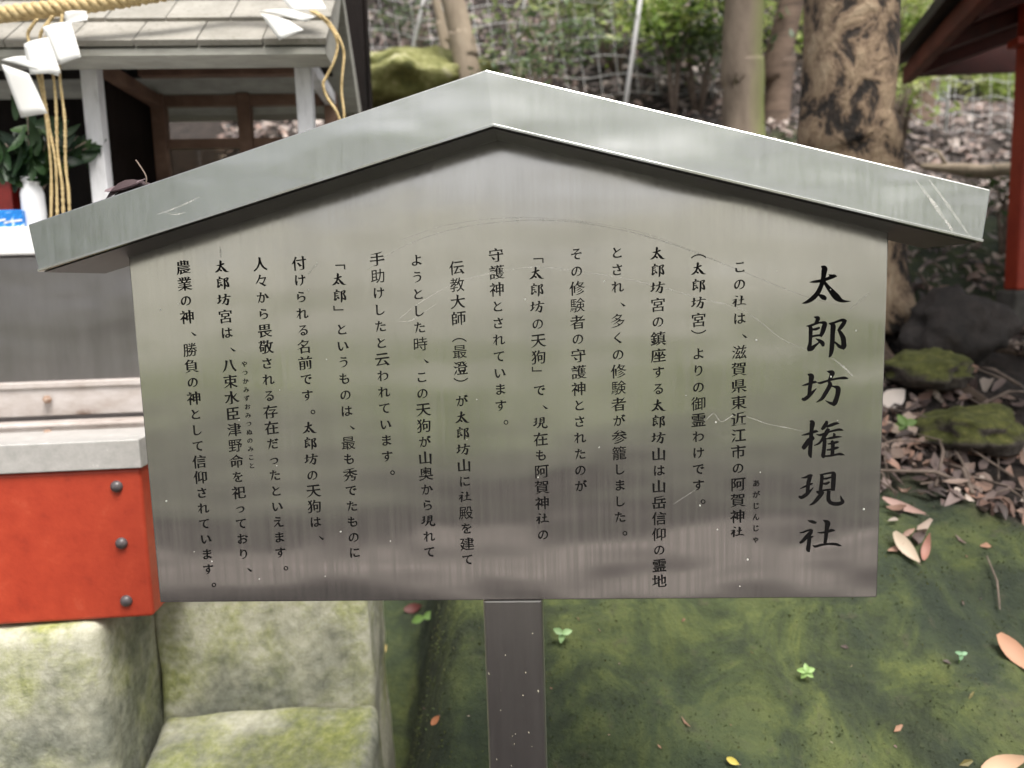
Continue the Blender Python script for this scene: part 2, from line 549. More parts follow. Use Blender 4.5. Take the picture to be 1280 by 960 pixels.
def signed_area(p): return .5 * sum(p[i - 1].cross(p[i]) for i in range(len(p)))
def within(pt, poly):
    c = False
    for i in range(len(poly)):
        a, b_ = poly[i], poly[i - 1]
        if (a.y > pt.y) != (b_.y > pt.y) and pt.x < (b_.x - a.x) * (pt.y - a.y) / (b_.y - a.y) + a.x: c = not c
    return c
SOFTER = {'勝': 0, '時': 0, '教': 0, '滋': .3, '野': 0, '殿': 0, '助': 0, '最': 0, '御': .4, '験': 0, '籠': 0, 'ず': 0}
MARKS = '（）「」、。'
def brush_form(ch, sps):
    """turn the even strokes of the typeface into brush strokes: thin level strokes, pressed heads, tapered sweeps, a rising slant"""
    K = SOFTER.get(ch, 1.0)
    polys = [q for q in (flatten(s) for s in sps) if len(q) > 2]
    kana = 0x3040 <= ord(ch) <= 0x309f
    res = []
    for k, p in enumerate(polys):
        depth = sum(within(p[0] + Vector((1e-5, 1e-5)), q) for j, q in enumerate(polys) if j != k)
        if (signed_area(p) > 0) != (depth % 2 == 0): p = p[::-1]
        n = len(p)
        e = [p[(i + 1) % n] - p[i] for i in range(n)]
        L = [v_.length for v_ in e]; d = [v_ / l for v_, l in zip(e, L)]
        nr = [Vector((v_.y, -v_.x)) for v_ in d]
        tv, th = (.018, .008) if kana else (.017 * K, -.003 * K)
        if ch in MARKS or ch == '々': tv = th = .002
        wt = lambda m_: tv * m_.x ** 2 + th * m_.y ** 2 + (.018 if kana else .012) * K * m_.x * m_.y
        if ch in MARKS: wt = lambda m_: .002
        new = []
        for i in range(n):
            a, b_ = nr[i - 1], nr[i]
            det = a.cross(b_)
            if abs(det) > .35:
                wa, wb = wt(a), wt(b_)
                off = Vector(((wa * b_.y - wb * a.y) / det, (a.x * wb - b_.x * wa) / det))
            else:
                m_ = a + b_; m_ = m_ / max(m_.length, 1e-6); off = m_ * wt(m_)
            wob_ = noise.noise(Vector((p[i].x * 5, p[i].y * 5, ord(ch) * .37))) * .012 if ch not in MARKS else 0
            mm_ = nr[i - 1] + nr[i]
            new.append(p[i] + off + mm_ / max(mm_.length, 1e-6) * wob_ * (.8 if ch not in SOFTER else .15))
        if ch not in '（）「」。' and K > 0:
            for i in range(n):
                j = (i + 1) % n
                if not .04 < L[i] < .105: continue
                if d[i - 1].cross(d[i]) < .6 or d[i].cross(d[j]) < .6: continue
                if d[i - 1].dot(d[i]) < -.75 or d[i].dot(d[j]) < -.75 or d[i - 1].dot(d[j]) > -.75: continue
                if L[i - 1] + L[i - 2] < .06 or L[j] + L[(j + 1) % n] < .06: continue
                o = nr[i]; ang = math.degrees(math.atan2(o.y, o.x)) % 360
                A, B = new[i].copy(), new[j].copy(); w = L[i] * K; mid = (A + B) / 2
                V2 = lambda x, y: Vector((x, y)) * w
                if ang >= 335 or ang < 28: new[i], new[j] = A + V2(.35, -.05), B + V2(-.15, .45)
                elif 152 <= ang < 195: new[i], new[j] = A + V2(-.30, .18), B + V2(.30, -.05)
                elif 62 <= ang < 118: new[i], new[j] = A + V2(.12, -.30), B + V2(-.30, .18)
                elif 258 <= ang < 282: new[i], new[j] = mid + (A - mid) * .65, mid + (B - mid) * .8 + o * .25 * w
                elif 195 <= ang < 258: new[i], new[j] = mid + o * .35 * w - d[i] * .06 * w, mid + o * .3 * w + d[i] * .06 * w
                elif 282 <= ang < 335: new[i], new[j] = A - o * .1 * w, B + V2(.75, -.1)
                else: new[i], new[j] = mid + o * .3 * w - d[i] * .06 * w, mid + o * .3 * w + d[i] * .06 * w
        f = []
        for v_ in new:
            x, y = v_.x - .5, v_.y - .38
            if kana: x, y = x * .80, y * .82 + .05 * x
            elif ch not in MARKS: y = y * .97 + .085 * x
            if ch in '（）「」': x, y = y, -x
            if ch in '、。': x, y = x + .62, y + .25
            f.append((x, y))
        res.append(f)
    return res

BRUSH = {
'太': [[(555,130,20),(610,170,95),(605,260,85),(590,370,72),(555,500,72),(490,630,78),(390,730,75),(290,785,45),(215,803,4)],
 [(345,418,6),(430,410,42),(560,395,55),(680,360,55),(760,325,68),(800,318,55),(840,325,10)],[(690,283,6),(740,310,50),(790,322,40)],
 [(600,400,40),(680,510,65),(770,620,95),(850,710,110),(920,765,70),(1000,785,38),(1100,787,5)],
 [(515,650,20),(570,680,70),(625,720,75),(645,755,20)]],
'郎': [[(420,125,10),(490,150,70),(480,200,60),(455,250,50)],
 [(285,295,12),(360,285,40),(450,255,36),(540,235,36),(620,250,70),(605,330,80),(580,420,70),(545,495,45)],
 [(300,290,10),(360,320,60),(365,450,62),(360,600,55),(345,720,75),(350,765,40)],
 [(390,360,30),(460,355,45),(530,325,30)],[(390,490,36),(470,475,36),(560,470,36)],
 [(345,730,70),(390,715,75),(440,670,50),(530,600,20)],[(460,530,10),(530,570,50),(585,620,70),(600,680,35)],
 [(700,255,20),(770,290,80),(768,450,75),(765,600,75),(755,760,70),(735,850,45),(710,888,10)],
 [(710,260,30),(800,240,36),(900,205,42),(960,205,60),(1015,225,30)],
 [(990,215,50),(960,270,66),(910,340,62),(865,400,30)],
 [(880,385,40),(920,450,62),(960,530,78),(975,620,80),(975,690,85),(955,745,40)],
 [(965,715,60),(900,690,55),(850,640,36),(800,600,28)]],
'坊': [[(200,420,6),(280,400,36),(370,370,40),(440,355,42),(480,362,10)],
 [(305,205,16),(370,240,90),(365,350,70),(350,460,62),(340,580,60),(315,650,50)],
 [(205,665,36),(250,680,60),(320,630,62),(400,550,46),(470,475,8)],
 [(660,158,12),(750,185,85),(735,260,62),(700,330,45)],
 [(490,368,20),(540,375,40),(640,345,36),(760,315,34),(880,295,38),(980,290,50),(1050,303,18)],
 [(700,350,40),(720,410,70),(685,490,66),(630,590,64),(570,680,50),(475,742,8)],
 [(730,435,24),(800,450,34),(865,480,80),(870,560,80),(850,660,76),(815,760,80),(785,815,30)],
 [(800,785,60),(740,765,50),(690,740,30),(640,710,6)]],
'権': [[(185,388,6),(270,372,34),(370,345,40),(450,315,46),(500,318,10)],
 [(340,110,14),(385,150,85),(375,280,66),(368,420,66),(360,600,66),(355,750,66),(375,825,24)],
 [(370,430,40),(330,490,80),(290,545,80),(235,625,75),(212,650,40)],[(390,400,20),(415,450,30),(400,490,14)],
 [(650,115,30),(645,170,60),(600,240,60),(560,285,30)],
 [(650,235,30),(740,200,52),(830,170,44),(885,175,10)],
 [(465,375,10),(530,390,36),(620,365,40),(720,325,30),(860,295,40),(920,295,40),(965,308,6)],
 [(690,265,50),(660,330,70),(620,400,66),(560,500,40),(500,560,30),(425,590,6)],
 [(620,440,60),(620,560,62),(610,700,62),(600,790,64),(610,835,30)],
 [(650,465,16),(740,450,40),(860,430,36),(940,430,8)],[(780,360,14),(800,385,40),(790,440,30)],
 [(755,500,40),(775,560,60),(775,650,58),(770,780,58)],
 [(680,565,14),(760,555,36),(850,530,40),(885,528,8)],[(665,680,20),(760,670,38),(850,640,40),(890,632,8)],
 [(610,800,30),(720,795,32),(860,770,36),(930,765,46),(1000,785,8)]],
'現': [[(180,250,8),(260,240,36),(340,205,46),(390,200,20)],
 [(360,200,50),(330,280,66),(310,380,66),(305,470,60),(300,560,60)],
 [(160,462,6),(240,425,30),(330,385,36),(395,360,16)],
 [(140,610,36),(190,635,56),(270,585,62),(340,520,40),(410,440,6)],
 [(525,190,16),(565,220,55),(560,340,55),(550,440,55),(545,510,55)],
 [(540,195,24),(640,175,30),(740,160,36),(780,180,80),(785,280,76),(780,400,74),(780,510,60)],
 [(590,275,22),(650,270,34),(740,245,24)],[(590,370,26),(650,370,44),(710,335,24)],[(580,505,30),(670,490,30),(780,480,24)],
 [(470,515,20),(510,540,60),(560,535,50)],
 [(590,520,60),(550,590,66),(480,680,60),(410,755,40),(340,790,6)],
 [(700,510,60),(695,600,60),(700,690,66),(740,745,66),(820,770,66),(910,765,64),(965,730,60),(945,680,40),(925,610,6)]],
'社': [[(290,175,8),(370,195,50),(430,215,46),(465,212,10)],
 [(145,415,10),(210,408,28),(290,375,30),(370,360,40)],
 [(385,355,30),(345,430,70),(270,510,66),(200,590,50),(150,620,30)],
 [(330,480,70),(330,580,66),(320,690,70),(315,760,70),(340,800,20)],[(340,520,40),(380,500,30),(410,480,6)],
 [(485,418,6),(560,420,30),(660,405,36),(750,375,50),(815,382,12)],
 [(590,175,14),(670,225,90),(660,330,70),(650,450,62),(640,560,56),(630,650,50)],
 [(400,670,16),(450,695,40),(560,665,38),(680,648,36),(820,650,46),(890,670,40),(940,685,10)]],
}

PXW = .000931 / 15.238                      # one unit of the traced brush strokes in metres
def new_curve():
    cu = bpy.data.curves.new('lettering', 'CURVE')
    cu.dimensions = '2D'; cu.fill_mode = 'BOTH'; cu.extrude = .00015
    return cu
def add_poly(cu, pts):
    sp = cu.splines.new('POLY'); sp.use_cyclic_u = True
    sp.points.add(len(pts) - 1)
    for p, q in zip(sp.points, pts): p.co = (q[0], q[1], 0, 1)
def ribbon(stroke, fat=1.0):
    s = spline(stroke, 5)
    L, Rr = [], []
    for i, (x, y, w) in enumerate(s):
        a, b_ = s[max(i - 1, 0)], s[min(i + 1, len(s) - 1)]
        dx, dy = b_[0] - a[0], b_[1] - a[1]
        d = math.hypot(dx, dy) or 1
        w = max(w, 3) * .5 * fat
        L.append((x - dy / d * w, y + dx / d * w)); Rr.append((x + dy / d * w, y - dx / d * w))
    return L + Rr[::-1]
def finish(curves, name, parent):
    """the drawn outlines, filled, as one mesh lying on the face of the panel"""
    bm = bmesh.new()
    for cu, lift in curves:
        o = bpy.data.objects.new('lettering', cu); C.objects.link(o)
        dg = bpy.context.evaluated_depsgraph_get()
        me = bpy.data.meshes.new_from_object(o.evaluated_get(dg))
        for v_ in me.vertices:
            x, y, z = v_.co
            v_.co = (x - SIGN.x, -.0004 - lift - z, y + ZB)
        bm.from_mesh(me)
        bpy.data.objects.remove(o); bpy.data.meshes.remove(me)
    bmesh.ops.recalc_face_normals(bm, faces=bm.faces[:])
    return build(name, bm, MT_INK, parent)
def put_brush(bag, ch, cx, cz, scale, centre=(640, 480), fat=1.08):
    for k, st in enumerate(BRUSH[ch]):
        while len(bag) <= k: bag.append(new_curve())
        add_poly(bag[k], [(cx + (x - centre[0]) * scale, cz - (y - centre[1]) * scale) for x, y in ribbon(st, fat)])
BC = {'太': (657, 465), '郎': (655, 500), '坊': (630, 485), '権': (595, 470), '現': (565, 480), '社': (545, 490)}
def put_font(cu, ch, cx, cz, em):
    for path in GLYPHS[ch]:
        add_poly(cu, [(cx + x * em, cz + y * em) for x, y in path])
bag = []
for ch, cx, cz in zip('太郎坊権現社', (.3464, .3477, .3491, .3505, .3518, .3531), (.3797, .3210, .2585, .1967, .1359, .0781)):
    put_brush(bag, ch, cx, cz, PXW * 1.03)
finish([(c, .00002 * k) for k, c in enumerate(bag)], 'title_lettering', panel)
COLS = ['農業の神、勝負の神として信仰されています。', '太郎坊宮は、八束水臣津野命を祀っており、', '人々から畏敬される存在だったといえます。',
        '付けられる名前です。太郎坊の天狗は、', '「太郎」というものは、最も秀でたものに', '手助けしたと云われています。',
        'ようとした時、この天狗が山奥から現れて', '伝教大師（最澄）が太郎坊山に社殿を建て', '守護神とされています。',
        '「太郎坊の天狗」で、現在も阿賀神社の', 'その修験者の守護神とされたのが', 'とされ、多くの修験者が参籠しました。',
        '太郎坊宮の鎮座する太郎坊山は山岳信仰の霊地', '（太郎坊宮）よりの御霊わけです。', 'この社は、滋賀県東近江市の阿賀神社']
READ = ('あがじんじゃ', 'やつかみずおみつぬのみこと')
GLYPHS = {ch: brush_form(ch, sps) for ch, sps in outline_of(sorted(set(''.join(COLS) + ''.join(READ)) - set(BRUSH))).items()}
Z0 = [.4237, .4233, .4247, .4240, .4237, .4261, .4234, .4130, .4262, .4240, .4247, .4249, .4226, .4235, .4039]
for i, s_ in enumerate(COLS):
    cu = new_curve(); bag = []
    for j, ch in enumerate(s_):
        cx, cz = -.4159 + i * .0474, Z0[i] - j * .02
        if ch in BRUSH: put_brush(bag, ch, cx, cz, .0168 / 830, BC[ch], 1.32)
        else: put_font(cu, ch, cx, cz, .0183)
    finish([(cu, 0)] + [(c, .00002 * (k + 1)) for k, c in enumerate(bag)], 'text_lettering', panel)
for s_, x0, z0, pit, em in ((READ[0], .2695, .1447, .0140, .0112), (READ[1], -.3495, .3045, .0106, .0092)):
    cu = new_curve()
    for j, ch in enumerate(s_): put_font(cu, ch, x0, z0 - j * pit, em)
    finish([(cu, 0)], 'reading_lettering', panel)

# scuffs, specks and a dull spot on the panel and roof front
def scratch(bm, pix, w, y, n=6):
    pts = [at(px, py, y) for px, py in pix]
    pts = [Vector(p) for p in spline([tuple(p) for p in pts], n)]
    L = []
    for i, p in enumerate(pts):
        d = (pts[min(i + 1, len(pts) - 1)] - pts[max(i - 1, 0)]).normalized()
        s = Vector((-d.z, 0, d.x)); ww = w * (.35 + .65 * math.sin(math.pi * (i + .5) / len(pts))) * random.uniform(.6, 1.1)
        L.append((p - s * ww * .5, p + s * ww * .5))
    vv = [[bm.verts.new(Vector((c.x - SIGN.x, c.y, c.z))) for c in ab] for ab in L]
    for a, b_ in zip(vv, vv[1:]): bm.faces.new((a[0], b_[0], b_[1], a[1]))
mt_scuff, t, b = new_mat('bare_scuff', (.80, .78, .72), .6, .0)
f_ = noise_tex(t, coord(t), 70, 5, .75)
tb = N(t, 'ShaderNodeBsdfTransparent'); mx = N(t, 'ShaderNodeMixShader')
t.links.new(ramp(t, f_, [(.36, (.05, .05, .05)), (.66, (.42, .42, .42))]), mx.inputs[0])
t.links.new(tb.outputs[0], mx.inputs[1]); t.links.new(b.outputs[0], mx.inputs[2]); t.links.new(mx.outputs[0], t.nodes['Material Output'].inputs[0])
bm = bmesh.new()
for pix, w in (([(458, 338), (500, 310), (560, 288), (630, 277), (700, 276), (770, 286), (840, 305), (920, 336), (1000, 368), (1050, 382)], .0016),
               ([(500, 300), (560, 281), (640, 272), (720, 276), (800, 290), (880, 318)], .0010),
               ([(497, 400), (530, 375), (580, 350), (660, 334), (730, 340), (800, 352), (880, 374), (930, 388), (980, 425), (1020, 440)], .0016),
               ([(880, 528), (892, 517), (902, 527), (920, 518), (940, 523), (960, 530), (990, 536), (1005, 540)], .0010),
               ([(385, 343), (397, 328)], .003), ([(545, 380), (515, 400), (498, 402)], .0015),
               ([(842, 630), (870, 612)], .0008), ([(1040, 447), (1056, 460), (1066, 470)], .0025), ([(1062, 387), (1075, 376), (1086, 366)], .003),
               ([(275, 308), (276, 322)], .003)):
    scratch(bm, pix, w, -.0003)
tag(build('scuff_marks', bm, mt_scuff, panel), kind='stuff')
bm = bmesh.new()
for pix, w in (([(1148, 224), (1170, 255), (1196, 296)], .004), ([(1165, 224), (1186, 254), (1214, 298)], .003), ([(195, 268), (222, 258), (248, 246)], .002),
               ([(200, 262), (215, 268), (232, 265)], .0012)):
    pix2 = pix
    scratch(bm, pix2, w, -.0705)
# follow the leaning face
for v_ in bm.verts:
    X, Z = v_.co.x + SIGN.x, v_.co.z - ZB
    zt = .6196 - abs(X + .0365) * .1439 / .5298 if X > -.0365 else .6196 - abs(X + .0365) * .1451 / .5238
    v_.co.y = -.070 + lean * (1 - (zt - Z) / .062) - .0005
tag(build('scuff_marks', bm, mt_scuff, roof), kind='stuff')
mt_speck = mottled('lime_speck', [(.3, (.55, .55, .50)), (.7, (.75, .75, .7))], 90, bstr=0)
bm = bmesh.new()
for _ in range(38):
    x, z = random.uniform(PL + .02, PR - .01), random.uniform(.01, .42)
    r = random.choice((.0005, .0006, .0008, .0011))
    k0 = random.uniform(0, 6)
    ring_ = [bm.verts.new((x - SIGN.x + r * math.cos(k0 + k * 1.05) * random.uniform(.6, 1.2), -.0006, z + ZB + r * math.sin(k0 + k * 1.05) * random.uniform(.7, 1.4))) for k in range(6)]
    c = bm.verts.new((x - SIGN.x, -.0011, z + ZB))
    for k in range(6): bm.faces.new((ring_[k], ring_[(k + 1) % 6], c))
tag(build('lime_specks', bm, mt_speck, panel), kind='stuff')
bm = bmesh.new()
for _ in range(16):
    x, z = random.uniform(px0 + .004, px1 - .004), ZB - random.uniform(.02, .24)
    r = random.uniform(.0004, .0013)
    k0 = random.uniform(0, 6)
    ring_ = [bm.verts.new((x + r * math.cos(k0 + k * 1.05) * random.uniform(.4, 1.2), .0028, z + r * math.sin(k0 + k * 1.05) * random.uniform(.7, 2.2))) for k in range(6)]
    c = bm.verts.new((x, .0022, z))
    for k in range(6): bm.faces.new((ring_[k], ring_[(k + 1) % 6], c))
tag(build('lime_specks', bm, mottled('dry_lichen', [(.3, (.16, .15, .09)), (.7, (.36, .34, .28))], 60, bstr=0), post), kind='stuff')

# dead leaf lying on the roof of the notice board
lp_ = at(160, 236, -.045); lp_.z = ZB + .6196 - (-.0365 - lp_.x) * .1451 / .5238
lv = empty('dead_leaf', lp_)
tag(lv, 'dark purple curled dead leaf lying on the left slope of the steel roof', 'leaf')
bm = bmesh.new(); lay = bm.loops.layers.float_color.new('tone')
sl = Vector((.523, 0, .145)).normalized(); up_ = Vector((-.145, 0, .523)).normalized()
off = up_ * .006
for q in range(2):
    leaf(bm, off + up_ * (.003 * q), (up_ + Vector((0, -.75 + .3 * q, 0))).normalized(), sl + Vector((0, .15 - .3 * q, -.1)), .056, .026, -.10 + .18 * q, lay,
         ((.055, .032, .034, 1), (.16, .115, .125, 1))[q], seg=6)
blade = build('blade', bm, MT_DEAD, lv, smooth=True)
bm = bmesh.new()
tube(bm, spline([tuple(off + sl * .024), tuple(off + sl * .027 + up_ * .008), tuple(off + sl * .024 + up_ * .022), tuple(off + sl * .022 + up_ * .028)], 4), .0008, 6)
build('stalk', bm, MT_TWIG, lv, smooth=True)

# ------------------------------------------------------------------ offering stand on the left (turned 7 degrees)
def lnode(name, loc_uvz, label, cat, group=None):
    p = GO + GU * loc_uvz[0] + GV * loc_uvz[1]
    o = empty(name, (p.x, p.y, loc_uvz[2]), YAW)
    return tag(o, label, cat, group)
def lbox(bm, org, lo, hi):
    box(bm, [a - o_ for a, o_ in zip(lo, org)], [a - o_ for a, o_ in zip(hi, org)])

# red offertory box
MT_RED = mottled('red_paint', [(.25, (.27, .026, .012)), (.42, (.38, .040, .016)), (.6, (.43, .050, .020)), (.75, (.49, .085, .042))], 22, rough=.5, bscale=120, bstr=.25, bdist=.002, detail=8)
mt, t, b = new_mat('dusty_trim', rough=.4, metal=.2)
f_ = noise_tex(t, coord(t, (1, 1, 1)), 45, 6, .75)
t.links.new(ramp(t, f_, [(.30, (.40, .39, .37)), (.62, (.52, .50, .48)), (.72, (.80, .78, .74))]), b.inputs['Base Color'])
MT_TRIM = mt
MT_BOLT = mottled('bolt_iron', [(.3, (.05, .045, .05)), (.7, (.12, .10, .10))], 90, rough=.35, bstr=0)
MT_RUSTRAIL = mottled('weathered_rail', [(.30, (.15, .10, .075)), (.42, (.36, .31, .28)), (.60, (.47, .43, .41)), (.8, (.58, .55, .53))], 8, rough=.4, stretch=(1, 2, 2), bstr=.1)
c0 = on(180, 584, 0); c1 = on(187, 771, 0); ct = on(179, 548, 0)
ub = (c0.x + c1.x) / 2; zt, zb_, zc = c0.z, c1.z, ct.z
org = (ub, 0, zb_)
ob = lnode('offertory_box', org, 'red painted offertory box with dome bolts and pale dusty top trim', 'offertory box')
bm = bmesh.new()
lbox(bm, org, (ub - 1.0, 0, zb_), (ub, .42, zt - .001))
build('body', bm, MT_RED, ob, bevel=.006, seg=3)
bm = bmesh.new()
lbox(bm, org, (ub - 1.004, -.007, zt), (ub + .005, .03, zc))
lbox(bm, org, (ub - .030, .0305, zt), (ub + .005, .425, zc))
lbox(bm, org, (ub - 1.0, .031, zt + .001), (ub - .031, .42, zt + .012))
build('top_trim', bm, MT_TRIM, ob, bevel=.002)
def bolt(name, parent, org, u, v, z, r, axis):
    bm = bmesh.new()
    prof = [(r * 1.0, 0), (r * .97, r * .25), (r * .8, r * .6), (r * .45, r * .85), (r * .05, r * .93)]
    lathe(bm, prof, 18)
    rot = Matrix.Rotation(R(90), 4, 'X') if axis == 'v' else Matrix.Rotation(R(90), 4, 'Y')
    bm.transform(Matrix.Translation((u - org[0], v - org[1], z - org[2])) @ rot)
    return build(name, bm, MT_BOLT, parent, smooth=True)
for px, py in ((146, 608), (152, 679), (158, 751)):
    q = on(px, py, 0)
    bolt('bolt', ob, org, q.x, .001, q.z, .0105, 'v')
    bolt('bolt', ob, org, ub - .001, .05, q.z + .004, .0105, 'u')
    for k in range(1, 3): bolt('bolt', ob, org, q.x - .42 * k, .001, q.z, .0105, 'v')

# altar: steel apron, white shelf, two bolted rails at its foot
MT_APRON = steel('stained_apron', .33, .3, (.30, .285, .29), .05, .012, 1.3, .25)
MT_WHITE = mottled('white_paint', [(.3, (.66, .65, .64)), (.6, (.80, .80, .80)), (.8, (.84, .84, .85))], 6, rough=.5, bscale=200, bstr=.08)
VA = .46
s0, s1 = on(30, 283, VA - .03), on(30, 318, VA - .03)
r0, r1, r2, r3 = on(90, 476, VA - .02), on(90, 519, VA - .02), on(90, 528, VA - .12), on(90, 552, VA - .12)
al_u0, al_u1 = ub - 1.1, ub + .14
org = (ub - .3, VA, 0)
al = lnode('altar', org, 'altar with a white shelf board over a dull steel front and bolted pale rails', 'altar')
bm = bmesh.new()
lbox(bm, org, (al_u0, VA, 0.30), (al_u1, VA + .5, s1.z - .003))
ap = build('steel_front', bm, MT_APRON, al, bevel=.002)
uv_plane(ap)
bm = bmesh.new()
lbox(bm, org, (al_u0 - .02, VA - .03, s1.z), (al_u1 + .02, VA + .60, s0.z))
build('shelf_board', bm, MT_WHITE, al, bevel=.003)
for (za, zb2, va, vb, pb) in ((r1.z, r0.z, VA - .02, VA - .003, (178 / 1, 505)), (r3.z, r2.z, VA - .12, VA - .075, (62, 538))):
    bm = bmesh.new()
    lbox(bm, org, (al_u0, va, za), (al_u1, vb, zb2))
    h_ = (zb2 - za)
    lbox(bm, org, (al_u0, va - .006, zb2 - h_ * .18), (al_u1, va - .0005, zb2 - .001))
    rl = build('rail', bm, MT_RUSTRAIL, al, bevel=.002)
    for px in (62, -60):
        q = on(px, pb[1], va)
        bm = bmesh.new(); lathe(bm, [(.010, 0), (.010, .004), (.006, .006), (.006, .011), (.001, .012)], 6)
        bm.transform(Matrix.Translation((q.x - org[0], va - org[1] - .0062, (za + zb2) / 2)) @ Matrix.Rotation(R(90), 4, 'X'))
        build('rail_bolt', bm, mottled('rusty_bolt', [(.3, (.20, .10, .05)), (.7, (.45, .36, .3))], 120, bstr=0), rl)

# stone blocks under the stand
MT_STONE = None
mt, t, b = new_mat('mossy_stone', rough=.92)
v = coord(t)
n1 = noise_tex(t, v, 7, 6, .7); n2 = noise_tex(t, v, 55, 5, .7); n3 = noise_tex(t, v, 2.6, 5, .6)
st = ramp(t, n2, [(.28, (.32, .32, .235)), (.5, (.44, .43, .33)), (.72, (.54, .53, .43))])
gr = ramp(t, n2, [(.3, (.14, .17, .035)), (.55, (.29, .31, .08)), (.75, (.45, .45, .22))])
dk = ramp(t, n2, [(.3, (.07, .075, .06)), (.7, (.20, .21, .17))])
k = mix(t, ramp(t, n1, [(.46, (0, 0, 0)), (.62, (.75, .75, .75))]), st, gr)
k = mix(t, ramp(t, n3, [(.38, (.85, .85, .85)), (.50, (0, 0, 0))]), k, dk)
g_ = N(t, 'ShaderNodeNewGeometry'); sz = N(t, 'ShaderNodeSeparateXYZ'); t.links.new(g_.outputs['Normal'], sz.inputs[0])
am = N(t, 'ShaderNodeMath', operation='MULTIPLY_ADD'); am.inputs[1].default_value = .5
t.links.new(sz.outputs[2], am.inputs[0]); t.links.new(n1, am.inputs[2])
am2 = N(t, 'ShaderNodeMath', operation='MULTIPLY'); am2.inputs[1].default_value = .6; t.links.new(am.outputs[0], am2.inputs[0])
k = mix(t, ramp(t, am2.outputs[0], [(.52, (0, 0, 0)), (.68, (.8, .8, .8))]), k, gr)       # moss settles on the upper faces
t.links.new(k, b.inputs['Base Color'])
p_ = bump(t, b, n1, .4, .02); bump(t, b, n2, .3, .004, p_)
MT_STONE = mt
def stone(name, lo, hi, label, cham=0.02, amp=.010, slope=0.0, seedv=0, front_only=None):
    """a weathered block: subdivided, rounded and roughened"""
    org = ((lo[0] + hi[0]) / 2, lo[1], lo[2])
    o = lnode(name, org, label, 'stone block')
    bm = bmesh.new()
    lbox(bm, org, lo, hi)
    bmesh.ops.bevel(bm, geom=bm.edges[:], offset=cham, segments=3, affect='EDGES', profile=.6)
    bmesh.ops.subdivide_edges(bm, edges=[e for e in bm.edges if e.calc_length() > .06], cuts=14, use_grid_fill=True)
    for v_ in bm.verts:
        p = v_.co + Vector((seedv, 0, 0))
        d = fbm(p * 6, 4) * amp + noise.noise(p * 2.2) * amp * 1.2
        v_.co += Vector((d, d * .8, d))
        if slope: v_.co.z -= slope * max(0, (hi[1] - lo[1]) - v_.co.y) * (v_.co.z / (hi[2] - lo[2]))
    return build(name + '_block', bm, MT_STONE, o, smooth=True) and o
a0 = on(122, 790, -.015)
stone('stone_block', (a0.x - 1.0, -.02, -.05), (a0.x, .60, zb_ - .004), 'pale green stained stone block carrying the red offertory box', cham=.03, seedv=1.0)
b0 = on(456, 757, .20)
stone('stone_block', (a0.x + .004, .20, -.05), (b0.x, .60, b0.z + .12), 'grey lichened upright stone block behind the lower left corner of the steel panel', cham=.015, seedv=5.0)
d0 = on(462, 872, .20)
stone('stone_step', (a0.x + .012, -.16, -.05), (d0.x + .02, .197, d0.z + .004), 'bright moss covered sloping stone step between the red box pedestal and the post', cham=.03, amp=.010, slope=.22, seedv=9.0)

# small roofed glass case on the altar shelf
MT_WPOST = mottled('weathered_white_paint', [(.25, (.42, .42, .43)), (.5, (.66, .66, .68)), (.75, (.76, .76, .79))], 18, rough=.6, stretch=(2, 2, .5), bscale=150, bstr=.15)
MT_BROWN = mottled('brown_beam', [(.25, (.08, .042, .028)), (.5, (.16, .090, .060)), (.75, (.25, .155, .11))], 10, rough=.6, stretch=(1, 1, 1), bscale=90, bstr=.2)
MT_DARKWOOD_SHADE = mottled('dark_timber_shade', [(.3, (.004, .003, .0025)), (.7, (.014, .009, .008))], 10, rough=.6, stretch=(2, 2, .4))
MT_DARKWOOD_SHADE.node_tree.nodes['Principled BSDF'].inputs['Specular IOR Level'].default_value = .12
MT_SHINGLE = None
mt, t, b = new_mat('stone_shingle', rough=.85)
a_ = N(t, 'ShaderNodeAttribute', attribute_name='tone')
v = coord(t)
k = mix(t, ramp(t, noise_tex(t, v, 12, 6, .7), [(.35, (0, 0, 0)), (.7, (1, 1, 1))]), (.20, .19, .16), (.36, .34, .30))
k = mix(t, .35, k, a_.outputs['Color'])
k = mix(t, ramp(t, noise_tex(t, v, 90, 4, .7), [(.55, (0, 0, 0)), (.72, (.7, .7, .7))]), k, (.13, .13, .10))
t.links.new(k, b.inputs['Base Color'])
bump(t, b, noise_tex(t, v, 80, 5, .7), .4, .003)
MT_SHINGLE = mt
mt, t, b = new_mat('window_glass', (.9, .92, .9), .06)
tb = N(t, 'ShaderNodeBsdfTransparent'); gl = N(t, 'ShaderNodeBsdfGlossy'); gl.inputs['Roughness'].default_value = .06
fr_ = N(t, 'ShaderNodeFresnel'); fr_.inputs[0].default_value = 1.5
mx = N(t, 'ShaderNodeMixShader'); tb.inputs[0].default_value = (.55, .52, .48, 1)
t.links.new(fr_.outputs[0], mx.inputs[0]); t.links.new(tb.outputs[0], mx.inputs[1]); t.links.new(gl.outputs[0], mx.inputs[2])
t.links.new(mx.outputs[0], t.nodes['Material Output'].inputs[0])
MT_GLASS = mt
VH, DH = .55, .44                            # front plane and depth of the case
e0 = on(250, 68, VH - .11)                   # underside of the eave's front edge
pL0, pL1 = on(98, 75, VH), on(126, 75, VH)
pR0, pR1 = on(362, 75, VH), on(387, 75, VH)
zs = s0.z + .002
ztop = on(250, 80, VH).z + .035
org = ((pL0.x + pR1.x) / 2, VH, zs)
gc = lnode('glass_case', org, 'small glazed wooden case with white corner posts under a grey shingled roof', 'display case')
pw = .036
u0, u1 = pL0.x, pR1.x
